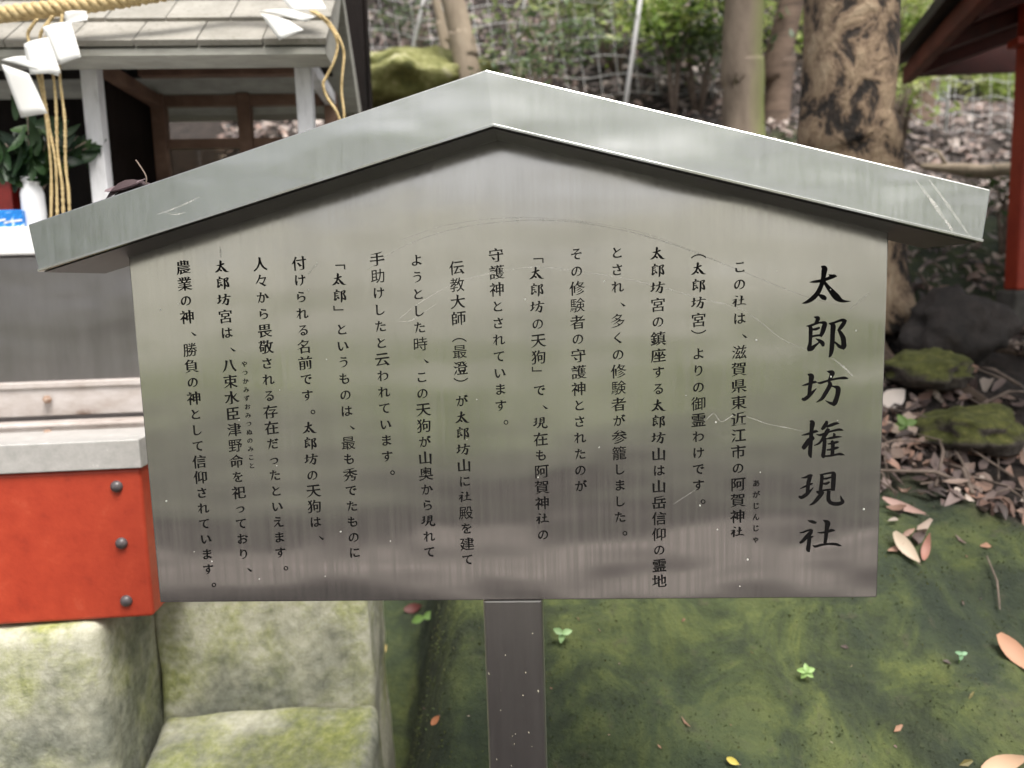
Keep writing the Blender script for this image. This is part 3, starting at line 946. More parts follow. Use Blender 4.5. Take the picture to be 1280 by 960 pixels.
for (ua, va) in ((u0, VH), (u1 - pw, VH)):
    bm = bmesh.new()
    lbox(bm, org, (ua, va, zs), (ua + pw, va + pw, ztop))
    build('corner_post', bm, MT_WPOST, gc, bevel=.002)
for (ua, va) in ((u0, VH + DH - pw), (u1 - pw, VH + DH - pw), ((u0 + u1) / 2 - pw * .6, VH + DH - pw)):
    bm = bmesh.new()
    lbox(bm, org, (ua, va, zs), (ua + pw, va + pw, ztop))
    build('rear_post', bm, MT_BROWN, gc, bevel=.002)
def rail_box(name, lo, hi, mat):
    bm = bmesh.new(); lbox(bm, org, lo, hi)
    return build(name, bm, mat, gc, bevel=.0015)
bh = .032
rail_box('front_lintel', (u0 + pw + .001, VH + .006, ztop - .022), (u1 - pw - .001, VH + .030, ztop - .001), MT_WPOST)
rail_box('side_beam', (u0 + .003, VH + pw + .001, ztop - bh - .004), (u0 + pw - .006, VH + DH - pw - .001, ztop - .004), MT_BROWN)
rail_box('side_beam', (u1 - pw + .004, VH + pw + .001, ztop - bh - .004), (u1 - .002, VH + DH - pw - .001, ztop - .004), MT_WPOST)
rail_box('rear_beam', (u0 + pw + .001, VH + DH - .030, ztop - bh), (u1 - pw - .001, VH + DH - .006, ztop - .003), MT_BROWN)
zm = zs + (ztop - zs) * .63
for (ua, ub2) in ((u0 + pw + .001, (u0 + u1) / 2 - pw * .6 - .001), ((u0 + u1) / 2 + pw * .4 + .001, u1 - pw - .001)):
    rail_box('rear_beam', (ua, VH + DH - .028, zm), (ub2, VH + DH - .008, zm + .026), MT_BROWN)
    bm = bmesh.new(); lbox(bm, org, (ua, VH + DH - .020, zs + .004), (ub2, VH + DH - .016, zm - .001))
    build('pane', bm, MT_GLASS, gc)
rail_box('sill', (u0 + pw + .001, VH + .004, zs), (u1 - pw - .001, VH + .03, zs + .03), MT_WPOST)
rail_box('middle_beam', (u0 + pw + .004, VH + DH * .52, ztop + .002), (u1 - pw - .004, VH + DH * .52 + .03, ztop + .032), MT_BROWN)
# roof: boards underneath, stepped rows of shingles on top, a thick eave slab
zE0 = e0.z; vE = VH - .11
zE1 = on(250, 55, vE).z
slope = R(40)
run = DH * .5 + .11
uE0, uE1 = on(-260, 60, vE).x, on(409, 60, vE).x
bm = bmesh.new(); lay = bm.loops.layers.float_color.new('tone')
eave_c = (.28, .29, .27, 1)
def rf(u, s, lift):
    """point on the front roof plane: s metres up the slope"""
    return Vector((u - org[0], vE + s * math.cos(slope) - lift * math.sin(slope) - org[1], zE1 - .003 + s * math.sin(slope) + lift * math.cos(slope) - org[2]))
SL = run / math.cos(slope)
course = .118
nrow = int(SL / course) + 1
for r_ in range(nrow):
    u = uE0 - (.5 * .14 if r_ % 2 else .08)
    u = uE1 - .0005
    first = .085 if r_ % 2 else .135
    k_ = 0
    while u > uE0:
        w = first if k_ == 0 else random.uniform(.128, .142)
        k_ += 1
        ua, ub2 = u - w + .003, u
        s0_, s1_ = r_ * course - (.004 if r_ else 0), (r_ + 1) * course + .02
        l0, l1 = .012 + random.uniform(0, .002), .003
        vv = [bm.verts.new(rf(ua, s0_, l0)), bm.verts.new(rf(ub2, s0_, l0)), bm.verts.new(rf(ub2, s1_, l1)), bm.verts.new(rf(ua, s1_, l1))]
        ww = [bm.verts.new(rf(ua, s0_, 0)), bm.verts.new(rf(ub2, s0_, 0)), bm.verts.new(rf(ub2, s1_, -.004)), bm.verts.new(rf(ua, s1_, -.004))]
        tone = random.uniform(.20, .42); col = (tone, tone * .95, tone * .87, 1)
        for f in (vv, ww[::-1], (vv[0], ww[0], ww[1], vv[1]), (vv[1], ww[1], ww[2], vv[2]), (vv[3], ww[3], ww[0], vv[0]), (vv[2], ww[2], ww[3], vv[3])):
            ff = bm.faces.new(f)
            for lp in ff.loops: lp[lay] = col
        u -= w
sh = build('shingles', bm, MT_SHINGLE, gc)
bm = bmesh.new()
th = zE1 - zE0
vr = vE + run; zr = zE1 - .006 + run * math.tan(slope)
pr = [(vE + .004, zE0), (vE + .004, zE1 - .008), (vr, zr - .006), (vr + run - .004, zE1 - .008), (vr + run - .004, zE0), (VH + DH + .02, zE0), (vr, zr - .055), (VH - .005, zE0)]
aa = [bm.verts.new((uE0 + .004 - org[0], p[0] - org[1], p[1] - org[2])) for p in pr]
bb = [bm.verts.new((uE1 - .004 - org[0], p[0] - org[1], p[1] - org[2])) for p in pr]
for i in range(8):
    j = (i + 1) % 8
    bm.faces.new((aa[i], aa[j], bb[j], bb[i]))
for arr in (aa, bb):
    for q in ((0, 1, 2, 6), (0, 6, 7), (6, 2, 3), (6, 3, 4), (6, 4, 5)):
        try: bm.faces.new([arr[i] for i in q])
        except ValueError: pass
bmesh.ops.recalc_face_normals(bm, faces=bm.faces[:])
build('roof_deck', bm, mottled('eave_board', [(.3, (.26, .255, .225)), (.7, (.42, .415, .37))], 12, rough=.8, stretch=(1, 3, 3), bscale=80, bstr=.3), gc)
# bay left of the case; the interior's shade is put into the near-black colour
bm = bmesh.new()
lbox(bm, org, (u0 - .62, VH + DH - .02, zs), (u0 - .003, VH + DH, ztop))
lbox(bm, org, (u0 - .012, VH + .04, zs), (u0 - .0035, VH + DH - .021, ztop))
build('shade_panel', bm, MT_DARKWOOD_SHADE, gc)
rail_box('ceiling_board', (u0 - .62, VH + .01, ztop + .034), (u1 - .002, VH + DH - .002, ztop + .042), MT_DARKWOOD_SHADE)

# black timber post behind the case
q0, q1 = on(418, 0, 1.15), on(453, 0, 1.15)
q2 = on(433, 133, 1.15)
o = lnode('timber_post', ((q0.x + q1.x) / 2, 1.15, .8), 'blackened square timber post standing just behind the shingled glass case', 'post')
bm = bmesh.new()
w = (q1.x - q0.x) / 2
box(bm, (-w, 0, -.8), (w, .05, 2.2)); box(bm, (w + .0005, .01, -.8), (w + .012, .04, 2.2))
build('shaft', bm, MT_DARKWOOD_SHADE, o, bevel=.004)

# shimenawa rope across the eave with hanging cords
mt, t, b = new_mat('rice_straw', rough=.75)
v = coord(t, (1, 1, 1))
t.links.new(ramp(t, noise_tex(t, v, 130, 4, .7), [(.25, (.30, .20, .08)), (.5, (.52, .39, .19)), (.75, (.68, .55, .31))]), b.inputs['Base Color'])
bump(t, b, noise_tex(t, v, 300, 3, .7), .5, .002)
MT_STRAW = mt
def twist(bm, path, R_, n_str, pitch, r_s, sides=8):
    """strands laid round a path"""
    L = 0; pts = [Vector(p) for p in path]
    strands = [[] for _ in range(n_str)]
    for i, p in enumerate(pts):
        if i: L += (p - pts[i - 1]).length
        d = (pts[min(i + 1, len(pts) - 1)] - pts[max(i - 1, 0)]).normalized()
        s = d.cross(Vector((.1, .9, .2))).normalized(); t_ = d.cross(s)
        for k in range(n_str):
            a = 2 * math.pi * (L / pitch + k / n_str)
            strands[k].append(p + s * (R_ * math.cos(a)) + t_ * (R_ * math.sin(a)))
    for st in strands: tube(bm, st, r_s, sides)
def uvz(px, py, v): 
    q = on(px, py, v); return GO + GU * q.x + GV * q.y + Vector((0, 0, q.z))
VR = vE - .03
rp = [uvz(-120, 30, VR), uvz(-50, 24, VR), uvz(30, 15, VR), uvz(90, 8, VR), uvz(150, 0, VR + .01), uvz(220, -12, VR + .03), uvz(300, -30, VR + .06), uvz(385, -14, VR + .03)]
ro = empty('straw_rope', rp[3])
tag(ro, 'thick twisted golden straw rope slung across the shingled eave with thin cords hanging down', 'rope')
def rel(pts, o): return [tuple(Vector(p) - o.location) for p in pts]
bm = bmesh.new()
twist(bm, spline(rel(rp, ro), 22), .0085, 3, .052, .0088, 9)
build('rope', bm, MT_STRAW, ro, smooth=True)
for pix in ([(47, 24), (39, 34), (35, 46), (44, 80), (54, 125), (60, 170), (64, 215), (64, 262), (63, 300)],
            [(66, 20), (54, 36), (50, 50), (52, 92), (60, 150), (69, 200), (71, 240), (72, 300)],
            [(66, 20), (58, 40), (66, 90), (70, 130), (72, 190), (78, 235), (80, 300)],
            [(78, 18), (74, 60), (75, 100), (81, 150), (82, 205), (86, 245), (88, 300)],
            [(388, 14), (396, 18), (408, 28), (418, 42), (422, 58), (417, 78), (408, 96), (404, 106), (409, 122), (422, 142), (432, 175)],
            [(393, 14), (405, 22), (416, 34), (426, 52), (430, 69), (428, 92), (427, 115), (430, 142), (431, 180)]):
    vv = VR - .012 if pix[0][0] < 200 else VR + .01
    vs_ = [vv - .004 * (k % 2) for k in range(len(pix))]
    bm = bmesh.new()
    twist(bm, spline(rel([uvz(px, py, v_) for (px, py), v_ in zip(pix, vs_)], ro), 12), .0016, 2, .012, .0022, 6)
    build('cord', bm, MT_STRAW, ro, smooth=True)

# folded white paper streamers
mt, t, b = new_mat('white_paper', (.82, .82, .80), .7)
tr = N(t, 'ShaderNodeBsdfTranslucent'); tr.inputs[0].default_value = (.8, .8, .78, 1)
mx = N(t, 'ShaderNodeMixShader'); mx.inputs[0].default_value = .25
t.links.new(b.outputs[0], mx.inputs[1]); t.links.new(tr.outputs[0], mx.inputs[2]); t.links.new(mx.outputs[0], t.nodes['Material Output'].inputs[0])
MT_PAPER = mt
def streamer(label, quads, v0):
    """quads: photo outlines of each fold, each with its depth at the four corners"""
    c = uvz(*quads[0][0][0], v0)
    o = empty('paper_streamer', c); tag(o, label, 'paper streamer', 'folded paper streamers on the rope')
    for q, dv in quads:
        bm = bmesh.new()
        P = [uvz(px, py, v0 + d) - c for (px, py), d in zip(q, dv)]
        n_ = 6; g = []
        nn = (P[1] - P[0]).cross(P[3] - P[0]).normalized()
        if nn.y > 0: nn = -nn
        for i in range(n_ + 1):
            row = []
            for j in range(n_ + 1):
                a, b_ = i / n_, j / n_
                p = P[0] * (1 - a) * (1 - b_) + P[1] * a * (1 - b_) + P[2] * a * b_ + P[3] * (1 - a) * b_
                p += nn * (.0022 * math.sin(math.pi * a) * (1 - .4 * b_) + .0016 * math.sin(5 * b_ + a * 3))
                row.append(bm.verts.new(p))
            g.append(row)
        for i in range(n_):
            for j in range(n_): bm.faces.new((g[i][j], g[i + 1][j], g[i + 1][j + 1], g[i][j + 1]))
        f_o = build('fold', bm, MT_PAPER, o, smooth=True)
        so = f_o.modifiers.new('thickness', 'SOLIDIFY'); so.thickness = .0005
vp = VR - .022
streamer('zigzag white paper streamer hanging from the straw rope over the vase', [
    (((81, 15), (108, 14), (110, 26), (82, 31)), (0, 0, -.004, -.004)),
    (((53, 34), (88, 27), (102, 72), (73, 81)), (-.006, -.004, -.014, -.016)),
    (((30, 55), (60, 47), (77, 92), (37, 93)), (-.012, -.012, -.022, -.022)),
    (((1, 75), (34, 70), (76, 88), (73, 95)), (-.014, -.014, -.024, -.024)),
    (((2, 80), (36, 92), (60, 142), (26, 147)), (-.024, -.020, -.016, -.020))], vp)
streamer('crumpled white paper streamer lying over the right end of the shingled eave', [
    (((340, -14), (396, -12), (409, 13), (366, 14)), (.02, .02, -.002, -.002)),
    (((323, 14), (366, 12), (394, 22), (383, 27)), (-.006, -.006, -.012, -.014)),
    (((325, 17), (362, 26), (380, 38), (349, 50)), (-.010, -.014, -.020, -.022))], vE - .012)

# vase with evergreen sprays, blue packet, small red stand on the shelf
vq = on(41, 277, VA + .02)
vz = s0.z + .001
rv = .024
vo = lnode('vase', (vq.x, VA + .03, vz), 'white porcelain vase on the white shelf behind the hanging cords', 'vase')
bm = bmesh.new()
hv = on(41, 222, VA + .03).z - vz
lathe(bm, [(rv * .85, 0), (rv * .98, hv * .05), (rv * 1.0, hv * .35), (rv * .98, hv * .68), (rv * .80, hv * .82), (rv * .74, hv * .88), (rv * .92, hv * .97), (rv * .95, hv), (rv * .80, hv * 1.0), (rv * .62, hv * .9), (rv * .6, hv * .5)], 32)
mtp, t, b = new_mat('porcelain', (.80, .80, .82), .18)
f_ = noise_tex(t, coord(t), 30, 3)
t.links.new(ramp(t, f_, [(.3, (.76, .76, .79)), (.7, (.82, .82, .83))]), b.inputs['Base Color'])
build('body', bm, mtp, vo, smooth=True)
so = lnode('evergreen_spray', (vq.x, VA + .03, vz + hv * .6), 'dark glossy evergreen spray standing in the white porcelain vase', 'foliage')
bm = bmesh.new(); lay = bm.loops.layers.float_color.new('tone'); bs = bmesh.new()
for k in range(15):
    a = random.uniform(-1.0, 1.0); L = random.uniform(.10, .19)
    tip = Vector((math.sin(a) * L * .8, random.uniform(-.03, .09), math.cos(a) * L * .9 + .01))
    pts = spline([(0, 0, -.02), tuple(tip * .5 + Vector((0, 0, .02))), tuple(tip)], 5)
    tube(bs, pts, .0012, 5)
    for j in range(10):
        p = Vector(pts[min(len(pts) - 1, 4 + j % (len(pts) - 4))]) + Vector((random.uniform(-.01, .01),) * 3)
        leaf(bm, p + Vector((random.uniform(-.03, .03), random.uniform(-.02, .02), random.uniform(-.02, .02))), Vector((random.uniform(-.6, .6), -1, random.uniform(-.2, .9))),
             tip.normalized() + Vector((random.uniform(-.9, .9), random.uniform(-.3, .3), random.uniform(-.6, .4))), random.uniform(.05, .085), random.uniform(.018, .028), .15, lay,
             vary(random.choice([(.018, .045, .016), (.028, .065, .02), (.05, .10, .03), (.012, .03, .014)])), seg=5)
build('leaves', bm, MT_GREEN, so, smooth=True)
build('stems', bs, MT_TWIG, so, smooth=True)
pk0, pk1 = on(-30, 263, VA - .005), on(29, 283, VA - .005)
po = lnode('packet', ((pk0.x + pk1.x) / 2, VA - .005, vz), 'small bright blue packet with white marks at the front of the white shelf', 'packet')
bm = bmesh.new(); hw = (pk1.x - pk0.x) / 2; hp = pk0.z - vz
box(bm, (-hw, 0, 0), (hw, .035, hp))
mtb, t, b = new_mat('blue_print', rough=.35)
v = coord(t)
k = ramp(t, noise_tex(t, v, 60, 3, .6, 1.5), [(.45, (.01, .17, .55)), (.56, (.015, .24, .68)), (.60, (.6, .72, .85))])
t.links.new(k, b.inputs['Base Color'])
build('carton', bm, mtb, po, bevel=.002)
bm = bmesh.new()
for (fx, fz, L) in ((.25, .66, .010), (.05, .6, .007), (.5, .35, .012), (.82, .3, .016), (.68, .25, .008)):
    beam(bm, (-hw + 2 * hw * fx - L, -.0008, hp * fz), (-hw + 2 * hw * fx + L, -.0008, hp * (fz + .1)), .001, .004)
build('white_mark', bm, MT_PAPER, po)
rq = on(8, 222, VA + .10)
rs = lnode('offering_stand', (rq.x - .03, VA + .10, vz), 'small dark red lacquered offering stand left of the porcelain vase', 'stand')
bm = bmesh.new()
hh = rq.z - vz
mt_lac = mottled('red_lacquer', [(.3, (.16, .012, .010)), (.7, (.26, .02, .015))], 30, rough=.3, bstr=0)
box(bm, (-.05, 0, hh), (.05, .09, hh + .022)); build('tray', bm, mt_lac, rs, bevel=.002)
bm = bmesh.new(); box(bm, (-.03, .015, 0), (.03, .075, hh - .001)); build('foot', bm, mt_lac, rs, bevel=.002)

# ------------------------------------------------------------------ red hall at the upper right
HY = R(-9)
P1, P2 = at(1128, 92, 2.7), at(1250, -52, 1.5)
eaved = (P2 - P1); eaved.z = 0; eaved.normalize()
hall = empty('red_hall', (P1.x, P1.y, 0))
tag(hall, 'red painted shrine hall corner with dark eaves and one pillar on a stone base', 'building')
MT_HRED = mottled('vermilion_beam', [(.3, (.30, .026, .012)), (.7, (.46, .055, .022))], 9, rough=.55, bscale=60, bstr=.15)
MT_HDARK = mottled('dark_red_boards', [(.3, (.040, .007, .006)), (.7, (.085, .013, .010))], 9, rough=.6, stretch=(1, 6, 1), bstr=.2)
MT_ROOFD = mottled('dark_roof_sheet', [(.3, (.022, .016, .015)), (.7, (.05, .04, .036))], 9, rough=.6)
out_ = Vector((eaved.y, -eaved.x, 0))
if out_.x < 0: out_ = -out_
A = Vector((0, 0, P1.z)); Bq = A + eaved * 2.6
rise = .30
def slab(bm, a, b_, d, w, t0, t1):
    """sheet from edge a-b running w metres along d, between heights t0 and t1"""
    q = [a, b_, b_ + d * w, a + d * w]
    lo = [bm.verts.new(p + Vector((0, 0, t0))) for p in q]; hi = [bm.verts.new(p + Vector((0, 0, t1))) for p in q]
    bm.faces.new(lo[::-1]); bm.faces.new(hi)
    for i in range(4):
        j = (i + 1) % 4
        bm.faces.new((lo[i], lo[j], hi[j], hi[i]))
    bmesh.ops.recalc_face_normals(bm, faces=bm.faces[:])
up_in = (out_ + Vector((0, 0, rise))).normalized()
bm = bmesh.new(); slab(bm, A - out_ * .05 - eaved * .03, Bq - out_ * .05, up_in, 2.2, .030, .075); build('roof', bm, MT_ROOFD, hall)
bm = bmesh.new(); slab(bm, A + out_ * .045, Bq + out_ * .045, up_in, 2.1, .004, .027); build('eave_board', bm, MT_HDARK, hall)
bm = bmesh.new(); slab(bm, A, Bq, out_, .04, -.045, .026); build('eave_beam', bm, mottled('dark_red_beam', [(.3, (.11, .022, .013)), (.7, (.20, .045, .026))], 9, rough=.6), hall, bevel=.004)  # eave beam in a darker red than the pillar
for k in range(7):
    c = A + eaved * (.12 + k * .36)
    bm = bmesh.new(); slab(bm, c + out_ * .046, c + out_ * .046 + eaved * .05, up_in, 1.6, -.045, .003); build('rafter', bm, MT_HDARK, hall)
pl = at(1281, 200, 2.05) - hall.location
pb0, pb1 = at(1273, 362, 2.05), at(1273, 432, 2.05)
pw_ = (at(1292, 200, 2.05) - at(1262, 200, 2.05)).x / 2
bm = bmesh.new(); box(bm, (pl.x - pw_ * .7, pl.y - pw_, pb0.z), (pl.x + pw_ * 1.3, pl.y + pw_, P1.z + .42)); build('pillar', bm, MT_HRED, hall, bevel=.008)
bm = bmesh.new(); box(bm, (pl.x - pw_ * 1.1, pl.y - pw_ * 1.5, pb1.z - .25), (pl.x + pw_ * 2, pl.y + pw_ * 1.5, pb0.z - .002))
build('pillar_base', bm, mottled('base_stone', [(.3, (.06, .055, .05)), (.7, (.16, .15, .135))], 12), hall, bevel=.01)
tz = at(1262, 54, 2.05).z
bm = bmesh.new(); box(bm, (pl.x - pw_ * 1.5, pl.y - .035, tz - .012), (pl.x - pw_ * .7 - .001, pl.y + .035, tz + .012)); build('tie_beam', bm, MT_HRED, hall)
gx0 = A + out_ * .05
bm = bmesh.new()
gv = [(gx0.x, A.z - .006), (gx0.x + 1.9, A.z - .006), (gx0.x + 1.9, A.z + .55), (gx0.x, A.z + .012)]
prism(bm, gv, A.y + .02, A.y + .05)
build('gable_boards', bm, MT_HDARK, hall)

# ------------------------------------------------------------------ trees on the slope
def bark(name, stops, scale, stretch, bs, bd, moss=None):
    mt, t, b = new_mat(name, rough=.9)
    v = coord(t, stretch)
    n = noise_tex(t, v, scale, 7, .7, .4)
    k = ramp(t, n, stops)
    if moss:
        g = N(t, 'ShaderNodeNewGeometry'); sx_ = N(t, 'ShaderNodeSeparateXYZ'); t.links.new(g.outputs['Normal'], sx_.inputs[0])
        ad = N(t, 'ShaderNodeMath', operation='ADD'); ml = N(t, 'ShaderNodeMath', operation='MULTIPLY'); ml.inputs[1].default_value = 1.1
        t.links.new(n, ml.inputs[0]); t.links.new(sx_.outputs[0], ad.inputs[0]); t.links.new(ml.outputs[0], ad.inputs[1])
        hv_ = N(t, 'ShaderNodeMath', operation='MULTIPLY'); hv_.inputs[1].default_value = .5; t.links.new(ad.outputs[0], hv_.inputs[0])
        k = mix(t, ramp(t, hv_.outputs[0], [(.28, (0, 0, 0)), (.78, (.95, .95, .95))]), k, moss)
    t.links.new(k, b.inputs['Base Color'])
    bump(t, b, n, bs, bd)
    return mt
MT_BARK1 = bark('mottled_bark', [(.38, (.008, .006, .005)), (.455, (.035, .024, .017)), (.49, (.19, .13, .085)), (.56, (.31, .225, .145)), (.68, (.42, .33, .23)), (.80, (.14, .10, .065))], 9, (1, 1, .75), 1.0, .05)
MT_BARK2 = bark('grey_mossy_bark', [(.3, (.13, .10, .075)), (.6, (.24, .19, .145)), (.8, (.30, .25, .19))], 9, (1, 1, .4), .5, .015, (.14, .165, .04))
MT_BARK3 = bark('ringed_bark', [(.3, (.06, .042, .032)), (.55, (.18, .125, .092)), (.8, (.29, .215, .165))], 7, (.6, .6, 3.2), .6, .01)
MT_BARK4 = bark('pale_bark', [(.3, (.18, .14, .10)), (.6, (.33, .27, .20)), (.8, (.42, .36, .28))], 7, (1, 1, .5), .3, .01)
MT_BARK5 = bark('dark_bark', [(.3, (.025, .02, .018)), (.7, (.10, .08, .07))], 9, (1, 1, .4), .6, .02)
MT_ROOT = bark('root_bark', [(.3, (.02, .014, .010)), (.55, (.085, .058, .040)), (.8, (.17, .125, .09))], 11, (1, 1, .5), .7, .02)
def crown_leaves(bm, lay, centre, rad, n, size, cols, flat=.6):
    """leaf clumps spread through a crown's volume, in sprays so that gaps stay open"""
    k = max(4, n // 22)
    for _ in range(k):
        d = Vector((random.gauss(0, .5), random.gauss(0, .5), random.gauss(0, .5) * flat))
        if d.length > 1.15: d *= 1.15 / d.length
        c = centre + Vector((d.x * rad.x, d.y * rad.y, d.z * rad.z))
        base = random.choice(cols); f = random.uniform(.7, 1.35)
        axis = Vector((random.uniform(-1, 1), random.uniform(-1, 1), random.uniform(-.4, .4)))
        for j in range(22):
            p = c + axis * random.uniform(-.5, .5) * size * 5 + Vector((random.gauss(0, 1), random.gauss(0, 1), random.gauss(0, .5))) * size * 1.5
            s = size * random.uniform(.6, 1.25)
            nn = Vector((random.uniform(-.7, .7), random.uniform(-.9, .5), random.uniform(.1, 1)))
            leaf(bm, p, nn, axis + Vector((random.uniform(-1, 1), random.uniform(-1, 1), random.uniform(-.6, .3))), s, s * .45, .12, lay,
                 (min(1, base[0] * f), min(1, base[1] * f), min(1, base[2] * f), 1), seg=2)
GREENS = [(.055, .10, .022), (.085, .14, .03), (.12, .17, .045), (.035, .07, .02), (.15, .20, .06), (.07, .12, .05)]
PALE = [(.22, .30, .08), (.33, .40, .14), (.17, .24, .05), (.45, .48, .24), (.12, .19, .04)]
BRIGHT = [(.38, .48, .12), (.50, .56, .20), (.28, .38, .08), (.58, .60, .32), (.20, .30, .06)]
def tree(label, pts, mat, crown=None, wob=.12, n=14, roots=0, cols=GREENS, lsize=.07, group=None):
    base = Vector(pts[0][:3]); o = empty('tree', base)
    tag(o, label, 'tree', group)
    P = spline(pts, 14)
    bm = bmesh.new()
    tube(bm, [Vector(p[:3]) - base for p in P], [p[3] for p in P], n, wob=wob)
    if roots:
        br = bmesh.new()
        r0_ = P[0][3]
        for k in range(roots):
            a = 2 * math.pi * (k + .35) / roots + random.uniform(-.2, .2)
            L = random.uniform(.5, .9); rp_ = []
            for s in range(7):
                q = s / 6
                aa_ = a + .35 * math.sin(q * 3 + k)
                x, y = base.x + math.cos(aa_) * (r0_ * .5 + L * q), base.y + math.sin(aa_) * (r0_ * .5 + L * q)
                zg = H(x, y) + .03 * (1 - q)
                z = zg * sstep(0, .35, q) + (base.z + .08) * (1 - sstep(0, .35, q))
                rp_.append((x - base.x, y - base.y, z - base.z, max(.010, r0_ * .30 * (1 - q) ** .8)))
            rp_ = spline(rp_, 4)
            tube(br, [Vector(p[:3]) for p in rp_], [p[3] for p in rp_], 9, wob=.25)
        tag(build('roots', br, MT_ROOT, o, smooth=True), kind='stuff')
    build('trunk', bm, mat, o, smooth=True)
    if crown:
        c, rad, cnt = crown
        bl = bmesh.new(); tip = Vector(P[-1][:3])
        for k in range(7):
            a = 2.4 * k
            e = Vector(c) + Vector((math.cos(a) * rad[0] * .7, math.sin(a) * rad[1] * .7, random.uniform(-.3, .5) * rad[2]))
            st_ = tip.lerp(base, .08 * k)
            mid = (st_ + e) / 2 + Vector((0, 0, .15))
            tube(bl, [p for p in (st_ - base, mid - base, e - base)], [P[-1][3] * .6, P[-1][3] * .35, .008], 7)
        build('limbs', bl, mat, o, smooth=True)
        bc = bmesh.new(); lay_ = bc.loops.layers.float_color.new('tone')
        crown_leaves(bc, lay_, Vector(c) - base, Vector(rad), cnt, lsize, cols)
        build('crown', bc, MT_GREEN, o, smooth=True)
    return o
def trunk_pts(px0, py0, px1, py1, Y, r, lean=0.0, top=5.0, yl=0.0):
    """axis from where a trunk leaves the ground, through what the photo shows, on up to its top"""
    a, b_ = at(px0, py0, Y), at(px1, py1, Y)
    d = (b_ - a) / (b_.z - a.z)
    g = a.copy()
    for _ in range(4):
        zg = H(g.x, g.y) - .05
        g = a + d * (zg - a.z)
    t1 = b_ + d * (top - b_.z) * .6 + Vector((lean, yl, 0)); t1.z = top
    mid = (a + b_) / 2
    return [(*g, r * 1.25), (*(g.lerp(mid, .35)), r * 1.06), (*mid, r), (*b_, r * .97), (*t1, r * .6)]
tree('big tree with mottled tan and black bark and spreading roots, nearest on the slope', trunk_pts(1070, 330, 1066, 0, 1.75, .148, .3, 6.5), MT_BARK1,
     ((2.0, 2.2, 7.2), (2.2, 2.0, 1.3), 2200), wob=.10, n=28, roots=7)
tree('straight grey trunk with a bright moss stripe down its sunny side', trunk_pts(928, 160, 931, 0, 3.0, .096, .2, 6.5), MT_BARK2, ((1.4, 3.6, 7.6), (2.0, 1.8, 1.2), 1600), wob=.05)
tree('slim leaning brown trunk with ringed bark beside the big mottled tree', trunk_pts(966, 160, 990, 0, 3.3, .066, .7, 6.5), MT_BARK3, ((3.0, 3.8, 7.6), (1.6, 1.6, 1.1), 1200), wob=.10)
tree('pale smooth trunk leaning left above the peak of the steel roof', trunk_pts(585, 88, 566, 0, 3.1, .060, -.4, 6.0), MT_BARK4, ((-1.0, 3.4, 7.0), (1.7, 1.6, 1.1), 1200), wob=.06)
tree('thinnest pale sapling just left of the pale smooth trunk', trunk_pts(556, 60, 545, 0, 3.5, .026, -.3, 5.5), MT_BARK4, ((-1.2, 3.9, 6.4), (1.0, 1.0, .8), 600), wob=.06, n=8)
tree('narrow dark trunk by the dark eave of the red hall', trunk_pts(1150, 120, 1160, 0, 5.2, .115, .2, 7.5), MT_BARK3, ((3.4, 5.6, 8.6), (2.2, 2.0, 1.4), 1400), wob=.14)
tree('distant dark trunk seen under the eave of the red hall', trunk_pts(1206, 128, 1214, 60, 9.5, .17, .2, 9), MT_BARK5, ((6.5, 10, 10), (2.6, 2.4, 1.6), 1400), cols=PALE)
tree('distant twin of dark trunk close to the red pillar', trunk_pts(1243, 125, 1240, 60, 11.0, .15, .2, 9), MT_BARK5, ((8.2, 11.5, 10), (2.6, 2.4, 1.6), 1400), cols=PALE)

# undergrowth on the slope and bright shrubs beyond it
def shrub(label, px, py, Y, rad, n, size, cols, group='shrubs on the hillside', name='shrub', zoff=0):
    c = at(px, py, Y)
    g = Vector((c.x, c.y, H(c.x, c.y)))
    o = empty(name, g); tag(o, label, 'shrub', group)
    bs_ = bmesh.new()
    for k in range(6):
        e = c - g + Vector((random.uniform(-.6, .6) * rad[0], random.uniform(-.6, .6) * rad[1], random.uniform(-.2, .6) * rad[2]))
        tube(bs_, [Vector((0, 0, -.03)), e * .5 + Vector((random.uniform(-.05, .05), 0, .03)), e], [.012, .008, .003], 5)
    build('stems', bs_, MT_TWIG, o, smooth=True)
    bc = bmesh.new(); lay_ = bc.loops.layers.float_color.new('tone')
    crown_leaves(bc, lay_, c - g, Vector(rad), n, size, cols)
    build('foliage', bc, MT_GREEN, o, smooth=True)
MID = [(.09, .14, .05), (.14, .19, .07), (.06, .10, .035), (.19, .24, .10), (.11, .16, .08)]
shrub('loose pale green undergrowth left of the white fence pole', 680, 40, 3.2, (.40, .25, .20), 380, .05, MID)
shrub('small scattered sprigs low on the slope above the roof peak', 655, 82, 2.9, (.24, .2, .08), 220, .04, MID)
shrub('yellow green bush directly right of the white fence pole', 842, 10, 3.25, (.26, .25, .22), 800, .055, BRIGHT)
shrub('leafy bush filling the gap left of the moss striped trunk', 872, 55, 3.4, (.20, .2, .24), 700, .055, MID)
shrub('green bush between the moss striped trunk and the big tree', 1000, 20, 4.2, (.40, .3, .45), 1000, .06, BRIGHT)
shrub('high bright bush at the upper edge above the white pole', 770, -5, 3.7, (.50, .3, .24), 1100, .06, PALE)
shrub('sunlit yellow bush right of the big mottled tree', 1132, 45, 4.2, (.26, .3, .55), 2400, .055, BRIGHT)
shrub('small bright bush at the foot of the narrow dark trunk', 1124, 105, 3.9, (.10, .2, .16), 300, .045, BRIGHT)
shrub('pale bush under the eave of the red hall', 1222, 100, 9.5, (.9, .6, .50), 2200, .09, BRIGHT)
